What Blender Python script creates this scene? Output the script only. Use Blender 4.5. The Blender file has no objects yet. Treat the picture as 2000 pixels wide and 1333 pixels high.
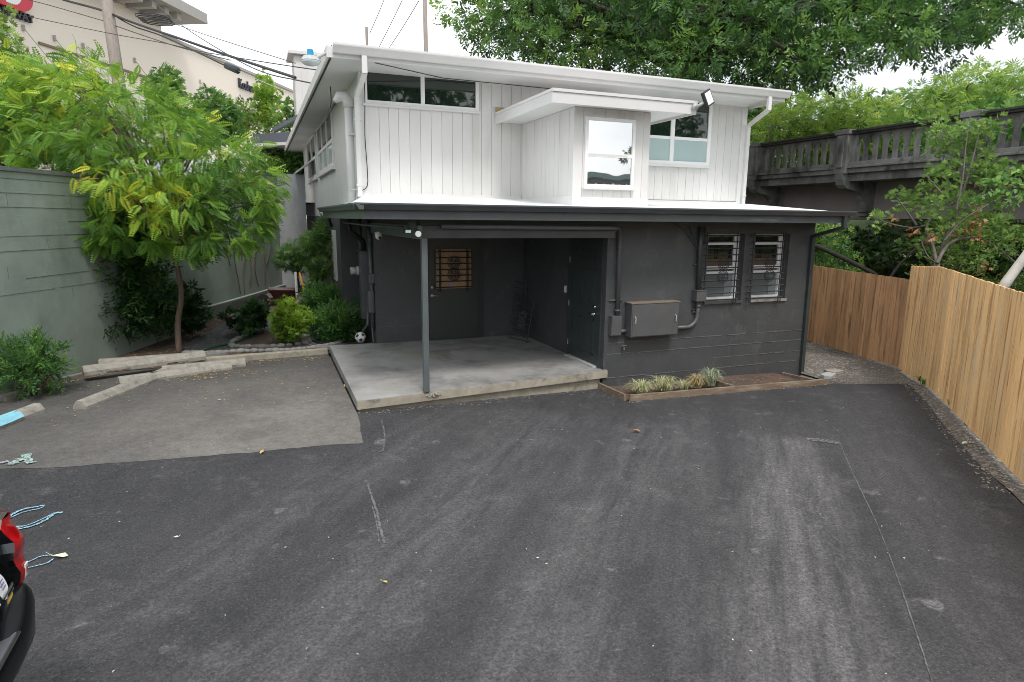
import bpy, bmesh, math, random
import numpy as np
from mathutils import Vector, Matrix
random.seed(7); rng = np.random.default_rng(7)
S = bpy.context.scene
COL = S.collection
rad = math.radians
# ------------------------------------------------------------------ camera
FPX = 1240.; CH = 2.6
pi_, ro_, ya_ = rad(10.9), rad(.56), rad(21.7)
Fv = Vector((0, math.cos(pi_), -math.sin(pi_))); Uv = Vector((0, math.sin(pi_), math.cos(pi_))); Rv = Vector((1, 0, 0))
Rv, Uv = math.cos(ro_)*Rv + math.sin(ro_)*Uv, -math.sin(ro_)*Rv + math.cos(ro_)*Uv
_M = Matrix(((math.cos(ya_), math.sin(ya_), 0), (-math.sin(ya_), math.cos(ya_), 0), (0, 0, 1)))
Rv, Uv, Fv = _M @ Rv, _M @ Uv, _M @ Fv
CAM = Vector((0, 0, CH))
cd = bpy.data.cameras.new('camera'); cam = bpy.data.objects.new('camera', cd); COL.objects.link(cam)
cd.sensor_width = 36; cd.lens = FPX/2000*36; cd.clip_start = .1; cd.clip_end = 2000
cam.matrix_world = Matrix(((Rv.x, Uv.x, -Fv.x, 0), (Rv.y, Uv.y, -Fv.y, 0), (Rv.z, Uv.z, -Fv.z, CH), (0, 0, 0, 1)))
S.camera = cam; S.cycles.filter_width = .95
# survey helpers: turn a sighting of the photograph into a place in the world
def ray(x, y): return Fv + Rv*((x-1000)/FPX) - Uv*((y-666.5)/FPX)
def onz(x, y, z=0.):
    d = ray(x, y); return CAM + d*((z-CH)/d.z)
def ony(x, y, Y):
    d = ray(x, y); return CAM + d*(Y/d.y)
def onx(x, y, X):
    d = ray(x, y); return CAM + d*(X/d.x)
def ond(x, y, D): return CAM + ray(x, y)*D
# ------------------------------------------------------------------ world, sun, exposure
S.view_settings.view_transform = 'Standard'; S.view_settings.look = 'None'; S.view_settings.gamma = 1
S.view_settings.exposure = .90
w = bpy.data.worlds.new('World'); S.world = w; w.use_nodes = True
nt = w.node_tree; nt.nodes.clear()
sky = nt.nodes.new('ShaderNodeTexSky'); sky.sky_type = 'NISHITA'; sky.sun_disc = False
sky.sun_elevation = rad(56); sky.sun_rotation = rad(184); sky.air_density = 1; sky.dust_density = 3
tc = nt.nodes.new('ShaderNodeTexCoord'); mp = nt.nodes.new('ShaderNodeMapping'); mp.inputs['Scale'].default_value = (1, 1, 2.6)
nz = nt.nodes.new('ShaderNodeTexNoise'); nz.inputs['Scale'].default_value = 2.2; nz.inputs['Detail'].default_value = 6
cr = nt.nodes.new('ShaderNodeValToRGB'); cr.color_ramp.elements[0].position = .32; cr.color_ramp.elements[0].color = (5.0, 5.4, 5.7, 1)
cr.color_ramp.elements[1].position = .58; cr.color_ramp.elements[1].color = (9.6, 9.8, 10.0, 1)
mx = nt.nodes.new('ShaderNodeMix'); mx.data_type = 'RGBA'; mx.inputs[0].default_value = .86
bg = nt.nodes.new('ShaderNodeBackground'); bg.inputs['Strength'].default_value = .1; wo = nt.nodes.new('ShaderNodeOutputWorld')
L = nt.links.new
L(tc.outputs['Generated'], mp.inputs[0]); L(mp.outputs[0], nz.inputs['Vector']); L(nz.outputs[0], cr.inputs[0])
L(sky.outputs[0], mx.inputs[6]); L(cr.outputs[0], mx.inputs[7]); L(mx.outputs[2], bg.inputs[0]); L(bg.outputs[0], wo.inputs[0])
sd = bpy.data.lights.new('sun', 'SUN'); sd.energy = 1.3; sd.angle = rad(14); sd.color = (1, .97, .92)
sun = bpy.data.objects.new('sun', sd); COL.objects.link(sun)
sun.rotation_euler = Vector((-.05, -.75, 1.3)).to_track_quat('Z', 'Y').to_euler()
# ------------------------------------------------------------------ materials
def _n(nt, t, **k):
    n = nt.nodes.new(t)
    for a, b in k.items(): setattr(n, a, b)
    return n
MATS = {}
def mk(name, col, rough=.6, var=.18, scale=2.5, bump=.0, bscale=60., metal=0., spec=.5, stain=None, stretch=(1, 1, 1), island=0., coat=0., speck=None):
    """col: base colour. stain=(colour, scale, lo, hi): patches of another colour. speck=(colour, scale, amount)"""
    m = bpy.data.materials.new(name); m.use_nodes = True; nt = m.node_tree; L = nt.links.new
    b = nt.nodes['Principled BSDF']; b.inputs['Roughness'].default_value = rough; b.inputs['Metallic'].default_value = metal
    b.inputs['Specular IOR Level'].default_value = spec; b.inputs['Coat Weight'].default_value = coat
    g = _n(nt, 'ShaderNodeNewGeometry'); mp = _n(nt, 'ShaderNodeMapping'); mp.inputs['Scale'].default_value = stretch
    L(g.outputs['Position'], mp.inputs[0])
    def noise(sc, det=5, r=.6):
        n = _n(nt, 'ShaderNodeTexNoise'); n.inputs['Scale'].default_value = sc; n.inputs['Detail'].default_value = det; n.inputs['Roughness'].default_value = r
        L(mp.outputs[0], n.inputs['Vector']); return n
    n1 = noise(scale, 8, .65)
    mr = _n(nt, 'ShaderNodeMapRange'); mr.inputs[1].default_value = .3; mr.inputs[2].default_value = .7
    mr.inputs[3].default_value = 1-var; mr.inputs[4].default_value = 1+var; L(n1.outputs[0], mr.inputs[0])
    v = _n(nt, 'ShaderNodeVectorMath', operation='SCALE'); v.inputs[0].default_value = col[:3]; L(mr.outputs[0], v.inputs[3])
    out = v.outputs[0]
    if island:
        mr2 = _n(nt, 'ShaderNodeMapRange'); mr2.inputs[3].default_value = 1-island; mr2.inputs[4].default_value = 1+island
        L(g.outputs['Random Per Island'], mr2.inputs[0]); v2 = _n(nt, 'ShaderNodeVectorMath', operation='SCALE'); L(out, v2.inputs[0]); L(mr2.outputs[0], v2.inputs[3]); out = v2.outputs[0]
    sts = stain if isinstance(stain, list) else ([stain] if stain else [])
    for st in sts:
        n2 = _n(nt, 'ShaderNodeTexNoise'); n2.inputs['Scale'].default_value = st[1]; n2.inputs['Detail'].default_value = 7; n2.inputs['Roughness'].default_value = .62
        mp2 = _n(nt, 'ShaderNodeMapping'); mp2.inputs['Scale'].default_value = st[4] if len(st) > 4 else (1, 1, 1)
        mp2.inputs['Location'].default_value = (st[1]*3.1, 7.7, 1.3); mp2.inputs['Rotation'].default_value = st[5] if len(st) > 5 else (0, 0, 0)
        L(g.outputs['Position'], mp2.inputs[0]); L(mp2.outputs[0], n2.inputs['Vector'])
        m2 = _n(nt, 'ShaderNodeMapRange'); m2.inputs[1].default_value = st[2]; m2.inputs[2].default_value = st[3]; L(n2.outputs[0], m2.inputs[0])
        if len(st) > 6:
            m2.inputs[4].default_value = st[6]
        mm = _n(nt, 'ShaderNodeMix', data_type='RGBA'); L(m2.outputs[0], mm.inputs[0]); L(out, mm.inputs[6]); mm.inputs[7].default_value = (*st[0], 1); out = mm.outputs[2]
    if speck:
        vo = _n(nt, 'ShaderNodeTexVoronoi'); vo.inputs['Scale'].default_value = speck[1]; L(g.outputs['Position'], vo.inputs['Vector'])
        sx = _n(nt, 'ShaderNodeSeparateColor'); L(vo.outputs['Color'], sx.inputs[0])
        m3 = _n(nt, 'ShaderNodeMapRange'); m3.inputs[1].default_value = 1-speck[2]; m3.inputs[2].default_value = 1; L(sx.outputs[0], m3.inputs[0])
        mm = _n(nt, 'ShaderNodeMix', data_type='RGBA'); L(m3.outputs[0], mm.inputs[0]); L(out, mm.inputs[6]); mm.inputs[7].default_value = (*speck[0], 1); out = mm.outputs[2]
    L(out, b.inputs['Base Color'])
    if bump:
        nb = noise(bscale, 4, .7); bp = _n(nt, 'ShaderNodeBump'); bp.inputs['Strength'].default_value = bump; bp.inputs['Distance'].default_value = .02
        L(nb.outputs[0], bp.inputs['Height']); L(bp.outputs[0], b.inputs['Normal'])
    MATS[name] = m; return m
def leafmat(name, c0, c1, c2, c3, trans=.35):
    """leaf colours along the 'tint' attribute, dark to light/yellow"""
    m = bpy.data.materials.new(name); m.use_nodes = True; nt = m.node_tree; nt.nodes.clear(); L = nt.links.new
    a = _n(nt, 'ShaderNodeAttribute', attribute_name='tint'); cr = _n(nt, 'ShaderNodeValToRGB')
    e = cr.color_ramp.elements; e[0].color = (*c0, 1); e[1].color = (*c3, 1); e[1].position = 1
    x = e.new(.35); x.color = (*c1, 1); x = e.new(.68); x.color = (*c2, 1)
    L(a.outputs['Fac'], cr.inputs[0])
    p = _n(nt, 'ShaderNodeBsdfPrincipled'); p.inputs['Roughness'].default_value = .5; p.inputs['Specular IOR Level'].default_value = .35
    t = _n(nt, 'ShaderNodeBsdfTranslucent'); mx = _n(nt, 'ShaderNodeMixShader'); mx.inputs[0].default_value = trans; o = _n(nt, 'ShaderNodeOutputMaterial')
    L(cr.outputs[0], p.inputs['Base Color']); L(cr.outputs[0], t.inputs['Color']); L(p.outputs[0], mx.inputs[1]); L(t.outputs[0], mx.inputs[2]); L(mx.outputs[0], o.inputs[0])
    return m
def glass(name, col=(.012, .016, .015), rough=.03, ior=2.0):
    m = bpy.data.materials.new(name); m.use_nodes = True; b = m.node_tree.nodes['Principled BSDF']
    b.inputs['Base Color'].default_value = (*col, 1); b.inputs['Roughness'].default_value = rough; b.inputs['IOR'].default_value = ior
    nt = m.node_tree; n = _n(nt, 'ShaderNodeTexNoise'); n.inputs['Scale'].default_value = 1.3; g = _n(nt, 'ShaderNodeNewGeometry')
    bp = _n(nt, 'ShaderNodeBump'); bp.inputs['Strength'].default_value = .05; bp.inputs['Distance'].default_value = .05
    nt.links.new(g.outputs['Position'], n.inputs['Vector']); nt.links.new(n.outputs[0], bp.inputs['Height']); nt.links.new(bp.outputs[0], b.inputs['Normal'])
    return m
M_white = mk('white_siding_paint', (.66, .645, .63), .5, .05, 1.2, .06, 90, stain=[((.52, .49, .45), 2.2, .58, .80, (1.5, 1.5, .18)), ((.44, .40, .36), 9, .74, .78, (1, 1, .5))], island=.03)
M_wtrim = mk('white_trim_paint', (.67, .66, .65), .42, .03, 2)
M_vinyl = mk('bright_vinyl_frame', (.84, .84, .84), .35, .02, 3)
M_wside = mk('cool_white_stucco', (.62, .63, .62), .6, .05, 1.5, .05, 120)
M_dark = mk('charcoal_masonry_paint', (.060, .064, .068), .55, .16, 1.6, .35, 26, stain=[((.10, .105, .105), 3.2, .56, .75, (1, 1, .6)), ((.16, .165, .16), 26, .70, .80, (.5, .5, 1.6))])
M_dtrim = mk('charcoal_trim_paint', (.075, .082, .09), .38, .14, 3, .1, 50, stain=((.15, .165, .18), 5, .58, .72, (.3, 1, 2)))
M_ddoor = mk('dark_green_grey_paint', (.036, .046, .046), .4, .10, 3)
M_dgreen = mk('grey_green_trim_paint', (.09, .115, .10), .42, .1, 3)
M_metal = mk('grey_painted_metal', (.088, .090, .094), .42, .1, 6, .03, 100, stain=((.17, .13, .09), 7, .66, .80))
M_roofm = mk('white_roof_membrane', (.80, .84, .83), .55, .06, 2, stain=((.42, .46, .47), 2.4, .60, .80, (.4, 1, 1)))
M_shing = mk('weathered_red_shingle', (.16, .09, .075), .85, .3, 14, .3, 60)
M_slab = mk('porch_concrete', (.285, .28, .27), .75, .2, 1.7, .12, 120, stain=[((.13, .125, .12), 1.5, .50, .70), ((.30, .27, .19), 1.1, .60, .78), ((.09, .088, .085), 7, .70, .78, (1, 2.2, 1))])
M_slabe = mk('aged_concrete_edge', (.33, .30, .24), .85, .22, 5, .45, 60, stain=[((.11, .10, .085), 2.6, .56, .70, (1, 1, 1)), ((.46, .43, .36), 8, .6, .75)])
M_conc = mk('weathered_concrete', (.30, .28, .245), .85, .25, 9, .5, 50, stain=[((.13, .12, .105), 6, .55, .7), ((.20, .22, .15), 3, .62, .75)])
M_gwall = mk('green_grey_wall_paint', (.245, .295, .255), .7, .16, 1.3, .3, 34, stain=[((.16, .205, .165), 1.1, .48, .70, (1, 1, .5)), ((.36, .34, .33), 2.3, .68, .71), ((.20, .15, .085), 3.2, .70, .78, (1.6, 1.6, .12))])
M_cgrey = mk('bare_grey_plaster', (.30, .31, .32), .75, .14, 1.5, .2, 50, stain=((.18, .19, .19), 1.2, .52, .7, (1, 1, .4)))
M_wood = mk('new_cedar_board', (.95, .60, .275), .7, .12, 4, .15, 40, stretch=(7, 7, .6), island=.17, stain=[((.52, .24, .085), 2.6, .52, .66, (5, 5, .35)), ((.80, .64, .42), 2.1, .56, .70, (5, 5, .3)), ((.20, .10, .05), 11, .74, .78, (1.6, 1.6, .7))])
M_wood2 = mk('older_cedar_board', (.60, .335, .165), .75, .12, 5, .2, 40, stretch=(9, 9, .8), island=.18, stain=[((.22, .125, .07), 2.2, .5, .70, (6, 6, .5)), ((.07, .06, .05), 2.0, .66, .74, (4, 4, .6))])
M_plank = mk('brown_planter_board', (.185, .135, .095), .8, .2, 6, .2, 40, stretch=(1, 5, 5), stain=[((.30, .25, .19), 5, .5, .66, (.6, 3, 3)), ((.08, .06, .045), 7, .6, .72, (.6, 3, 3))])
M_timber = mk('grey_old_timber', (.20, .185, .16), .85, .25, 6, .4, 50)
M_soil = mk('brown_soil', (.085, .060, .044), .95, .35, 5, .8, 40, speck=((.30, .22, .13), 26, .10), stain=((.13, .075, .055), 1.4, .5, .7))
M_gravel = mk('grey_gravel', (.15, .135, .12), .9, .5, 30, 1., 55, speck=((.38, .35, .31), 32, .20), stain=[((.06, .052, .045), 1.2, .5, .68), ((.22, .13, .085), 1.5, .62, .78)])
M_peb = mk('dark_pebble_bed', (.075, .073, .073), .8, .5, 22, 1., 42, speck=((.20, .20, .20), 26, .25))
M_stone = mk('rounded_edging_stone', (.23, .22, .205), .8, .3, 8, .4, 40)
M_rock = mk('brown_boulder', (.15, .12, .105), .85, .35, 4, .6, 20, stain=((.28, .25, .22), 3, .6, .75))
M_black = mk('black_rubber', (.012, .012, .013), .5, .2, 5)
M_chrome = mk('brushed_chrome', (.62, .62, .62), .22, .03, 5, metal=1)
M_iron = mk('black_wrought_iron', (.022, .025, .027), .45, .1, 8)
M_bridge = mk('mossy_bridge_concrete', (.165, .165, .155), .9, .3, 2.5, .5, 26, stain=[((.035, .035, .03), 1.6, .47, .66, (1, 1, .5)), ((.30, .295, .28), 2.3, .55, .72, (1, 1, .35)), ((.07, .08, .018), 1.9, .60, .70)])
M_bridgec = mk('blackened_bridge_coping', (.045, .043, .038), .95, .4, 4, .7, 26, stain=((.07, .075, .02), 3, .6, .7))
M_girder = mk('taupe_bridge_girder', (.235, .21, .20), .85, .1, 1.2, .1, 50, stain=((.12, .11, .10), .9, .55, .8, (1, .5, 1)))
M_bark = mk('brown_bark', (.115, .075, .055), .9, .35, 10, .8, 30, stretch=(2, 2, .5))
M_barkd = mk('dark_bark', (.045, .037, .03), .9, .3, 8, .7, 25, stretch=(2, 2, .5))
M_barkg = mk('pale_grey_stem', (.13, .115, .10), .85, .3, 8, .4, 30)
M_birch = mk('white_birch_bark', (.48, .46, .42), .7, .15, 6, .2, 30, stain=((.05, .04, .035), 7, .66, .70, (1, 1, 3)))
M_pole = mk('grey_utility_pole_wood', (.29, .25, .22), .85, .22, 4, .4, 30, stretch=(6, 6, .6))
M_cream = mk('cream_store_stucco', (.82, .735, .63), .8, .03, .25, .0)
M_creamd = mk('grey_store_cornice', (.38, .36, .33), .7, .08, 1)
M_red = mk('red_sign_face', (.62, .015, .04), .35, .02, 1)
M_signw = mk('white_sign_face', (.85, .85, .85), .4, .02, 1)
M_signd = mk('dark_sign_letters', (.02, .024, .035), .4, .02, 1)
M_van = mk('black_car_paint', (.006, .007, .008), .16, .05, 3, coat=1.)
M_vplas = mk('black_bumper_plastic', (.006, .0065, .0075), .28, .15, 9, .0, 90, spec=.22)
M_vstep = mk('grey_bumper_pad', (.10, .10, .115), .5, .12, 30, .1, 90)
M_lamp = mk('red_tail_lamp', (.36, .003, .005), .10, .45, 22, coat=.6)
M_lampw = mk('clear_reversing_lens', (.75, .72, .70), .12, .1, 20, coat=1.)
M_cyan = mk('cyan_sticker', (.05, .50, .62), .35, .08, 12)
M_stick = mk('white_sticker', (.80, .82, .80), .35, .06, 20, stain=((.35, .30, .55), 22, .60, .66))
M_blind = mk('tan_bamboo_blind', (.40, .255, .14), .7, .16, 4, stretch=(14, 1, .6), bump=.2, bscale=20)
M_galv = mk('galvanised_grey', (.42, .43, .43), .45, .1, 8)
M_frost = mk('frosted_teal_film', (.40, .52, .51), .3, .04, 2, coat=.6)
M_blueg = mk('blue_photocell', (.01, .30, .55), .2, .1, 10)
M_clear = mk('clear_lamp_bowl', (.60, .66, .68), .15, .08, 10)
M_grey = mk('grey_rear_fascia', (.10, .11, .13), .6, .08, 2)
M_soff = mk('pale_grey_soffit', (.55, .53, .52), .7, .05, 1, stretch=(1, 6, 1))
M_hose = mk('green_garden_hose', (.03, .085, .06), .4, .1, 10)
M_grass = mk('leafy_ground', (.06, .085, .03), .95, .4, 1.5, .5, 10)
M_wirem = mk('black_wire_sheath', (.02, .02, .022), .5, .05, 3)
M_chalk = mk('blue_chalk', (.26, .46, .60), .9, .25, 60, stain=((.045, .045, .05), 55, .47, .60))
M_chalkw = mk('white_scuff', (.135, .135, .135), .9, .3, 60, stain=((.055, .055, .057), 24, .42, .62))
M_leafl = mk('dry_leaf', (.50, .36, .15), .7, .3, 20, island=.45)
M_palel = mk('pale_dropped_leaf', (.55, .60, .42), .6, .1, 20)
M_orange = mk('orange_tool_handle', (.75, .30, .03), .4, .05, 5)
M_tan = mk('tan_bare_trunk', (.38, .20, .12), .8, .3, 9, .4, 30)
M_redp = mk('faded_red_tray', (.055, .012, .011), .5, .2, 6)
M_carw = mk('white_car_paint', (.75, .76, .78), .2, .02, 3, coat=1.)
G_clear = glass('dark_window_glass', (.012, .022, .016), .02, 1.75)
G_bay = glass('bright_reflective_glass', (.10, .105, .105), .015, 7.5)
G_low = glass('lower_window_glass', (.14, .155, .165), .38, 1.3)
G_lowu = glass('upper_sash_glass', (.012, .018, .014), .03, 1.6)
# asphalt with aggregate grain, dusty wheel lanes, fine cracks
def asphalt(name, base, dust, amt, grain=.45, lanes=True):
    m = bpy.data.materials.new(name); m.use_nodes = True; nt = m.node_tree; L = nt.links.new; b = nt.nodes['Principled BSDF']
    b.inputs['Roughness'].default_value = .82; b.inputs['Specular IOR Level'].default_value = .35
    g = _n(nt, 'ShaderNodeNewGeometry')
    def noise(sc, det, r, scale=(1, 1, 1), rot=0, loc=(0, 0, 0)):
        mp = _n(nt, 'ShaderNodeMapping'); mp.inputs['Scale'].default_value = scale; mp.inputs['Location'].default_value = loc; 
        mr = _n(nt, 'ShaderNodeMapping'); mr.inputs['Rotation'].default_value = (0, 0, rot)
        n = _n(nt, 'ShaderNodeTexNoise'); n.inputs['Scale'].default_value = sc; n.inputs['Detail'].default_value = det; n.inputs['Roughness'].default_value = r
        L(g.outputs['Position'], mr.inputs[0]); L(mr.outputs[0], mp.inputs[0]); L(mp.outputs[0], n.inputs['Vector']); return n.outputs[0]
    def rng_(o, a, b_, c=0., d=1.):
        r = _n(nt, 'ShaderNodeMapRange'); r.inputs[1].default_value = a; r.inputs[2].default_value = b_; r.inputs[3].default_value = c; r.inputs[4].default_value = d; L(o, r.inputs[0]); return r.outputs[0]
    def mul(a, b_):
        r = _n(nt, 'ShaderNodeMath', operation='MULTIPLY'); L(a, r.inputs[0]); L(b_, r.inputs[1]) if not isinstance(b_, float) else setattr(r.inputs[1], 'default_value', b_); return r.outputs[0]
    def mxx(f, a, b_):
        mm = _n(nt, 'ShaderNodeMix', data_type='RGBA'); L(f, mm.inputs[0])
        for i, q in ((6, a), (7, b_)):
            if isinstance(q, tuple): mm.inputs[i].default_value = (*q, 1)
            else: L(q, mm.inputs[i])
        return mm.outputs[2]
    c = base
    big = rng_(noise(.7, 9, .68), .38, .64)
    o = mxx(mul(big, .55), base, tuple(x*1.5 for x in base))
    if lanes:
        ln = rng_(noise(1.7, 7, .66, (1, .13, 1), rad(38), (1.2, 0, 0)), .40, .66)
        ln2 = rng_(noise(3.4, 6, .7, (1, .22, 1), rad(43)), .35, .7, .35, 1)
        gr0 = rng_(noise(30, 5, .85), .36, .60, .12, 1)
        # keep the dusty lanes to the driven middle of the lot
        tcx = _n(nt, 'ShaderNodeVectorMath', operation='DISTANCE'); L(g.outputs['Position'], tcx.inputs[0]); tcx.inputs[1].default_value = (3.4, 4.1, 0)
        fall = rng_(tcx.outputs['Value'], 1.8, 5.2, 1, .25)
        o = mxx(mul(mul(mul(ln, ln2), gr0), fall), o, tuple(x*.80 for x in dust))
        dp = rng_(noise(2.2, 9, .7, (1, 1, 1), 0, (5, 5, 0)), .56, .72, 0, .6); o = mxx(mul(dp, gr0), o, dust)
        dl = _n(nt, 'ShaderNodeVectorMath', operation='SUBTRACT'); L(g.outputs['Position'], dl.inputs[0]); dl.inputs[1].default_value = (6.35, 5.28, 0)
        def dotp(v):
            q = _n(nt, 'ShaderNodeVectorMath', operation='DOT_PRODUCT'); L(dl.outputs[0], q.inputs[0]); q.inputs[1].default_value = v; return q.outputs['Value']
        wob = _n(nt, 'ShaderNodeMath', operation='ADD'); L(dotp((.739, -.674, 0)), wob.inputs[0]); L(rng_(noise(1.3, 5, .6), .3, .7, -.22, .22), wob.inputs[1]); sv = wob.outputs[0]
        tm = rng_(dotp((-.674, -.739, 0)), -.12, .25); fs_ = rng_(noise(7, 8, .75, (1, .10, 1), rad(42.4)), .38, .60); fg = rng_(noise(26, 6, .85), .38, .58, .1, 1)
        for c0, w0, st in ((-.62, .62, .70), (-2.15, .50, .40), (-3.6, .65, .36), (-4.9, .5, .22)):
            ab = _n(nt, 'ShaderNodeMath', operation='ADD'); L(sv, ab.inputs[0]); ab.inputs[1].default_value = -c0; a2 = _n(nt, 'ShaderNodeMath', operation='ABSOLUTE'); L(ab.outputs[0], a2.inputs[0])
            bd = rng_(a2.outputs[0], w0, w0*.35); o = mxx(mul(mul(mul(mul(bd, tm), fs_), fg), st), o, tuple(x*1.25 for x in dust))
        sp2 = rng_(noise(3.3, 4, .5, (1, 1, 1), 0, (2, 9, 0)), .665, .72, 0, .75); o = mxx(mul(sp2, fg), o, tuple(x*1.35 for x in dust))
        dk = rng_(noise(1.9, 8, .68, (1, .3, 1), rad(34), (9, 2, 0)), .56, .72, 0, .38); o = mxx(dk, o, tuple(x*.55 for x in base))
    else:
        gx = _n(nt, 'ShaderNodeVectorMath', operation='DISTANCE'); L(g.outputs['Position'], gx.inputs[0]); gx.inputs[1].default_value = (.2, 8.2, 0); dp = rng_(noise(.9, 8, .62), .30, .72, .35, 1); o = mxx(mul(dp, rng_(gx.outputs['Value'], .8, 3.6, .85, .10)), o, dust)
        dk = rng_(noise(.9, 6, .6, (1, 1, 1), 0, (3, 8, 0)), .58, .75, 0, .35); o = mxx(dk, o, tuple(x*.5 for x in base))
    md = rng_(noise(11, 7, .8), .36, .64, .80, 1.2)
    ag = rng_(noise(42, 6, .95), .38, .62, 1-grain, 1+grain)
    ag2 = rng_(noise(240, 2, .8), .3, .7, 1-grain*.5, 1+grain*.5)
    v = _n(nt, 'ShaderNodeVectorMath', operation='SCALE'); L(o, v.inputs[0]); L(mul(mul(ag, ag2), md), v.inputs[3])
    vo = _n(nt, 'ShaderNodeTexVoronoi'); vo.inputs['Scale'].default_value = 130; L(g.outputs['Position'], vo.inputs['Vector'])
    sx = _n(nt, 'ShaderNodeSeparateColor'); L(vo.outputs['Color'], sx.inputs[0]); sp = rng_(sx.outputs[0], .97, 1., 0, .35)
    L(mxx(sp, v.outputs[0], (.26, .25, .24)), b.inputs['Base Color'])
    bp = _n(nt, 'ShaderNodeBump'); bp.inputs['Strength'].default_value = .7; bp.inputs['Distance'].default_value = .008; L(noise(110, 3, .8), bp.inputs['Height']); L(bp.outputs[0], b.inputs['Normal'])
    return m
M_asph = asphalt('fresh_dark_asphalt', (.034, .034, .0365), (.150, .144, .146), 1.0, .62)
M_asph2 = asphalt('older_grey_asphalt', (.066, .064, .062), (.215, .198, .180), 1.0, .26, False)
# ------------------------------------------------------------------ object helpers
WL = {}   # world place of every object (no object is rotated)
def _fin(o, parent, origin):
    WL[o.name] = Vector(origin); o.location = origin
    if parent is not None:
        o.parent = parent; o.matrix_parent_inverse = Matrix.Translation(-WL[parent.name])
def tag(o, label=None, cat=None, group=None, kind=None):
    if label: o['label'] = label
    if cat: o['category'] = cat
    if group: o['group'] = group
    if kind: o['kind'] = kind
    return o
def thing(name, label, cat, loc, group=None):
    o = bpy.data.objects.new(name, None); COL.objects.link(o); o.empty_display_size = .2
    _fin(o, None, loc); return tag(o, label, cat, group)
def mesh_np(name, V, F, mat, parent=None, tint=None, smooth=False):
    """V (n,3) array, F (m,k) array of same-size faces"""
    V = np.asarray(V, np.float32); F = np.asarray(F, np.int32)
    org = Vector((float(V[:, 0].min()+V[:, 0].max())/2, float(V[:, 1].min()+V[:, 1].max())/2, float(V[:, 2].min())))
    me = bpy.data.meshes.new(name); k = F.shape[1]
    me.vertices.add(len(V)); me.vertices.foreach_set('co', (V-np.array(org, np.float32)).ravel())
    me.loops.add(F.size); me.loops.foreach_set('vertex_index', F.ravel())
    me.polygons.add(len(F)); me.polygons.foreach_set('loop_start', np.arange(0, F.size, k, dtype=np.int32)); me.polygons.foreach_set('loop_total', np.full(len(F), k, np.int32))
    if smooth: me.polygons.foreach_set('use_smooth', np.ones(len(F), bool))
    me.update(calc_edges=True)
    if tint is not None:
        a = me.attributes.new('tint', 'FLOAT', 'POINT'); a.data.foreach_set('value', np.asarray(tint, np.float32))
    me.materials.append(mat); o = bpy.data.objects.new(name, me); COL.objects.link(o); _fin(o, parent, org); return o
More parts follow.
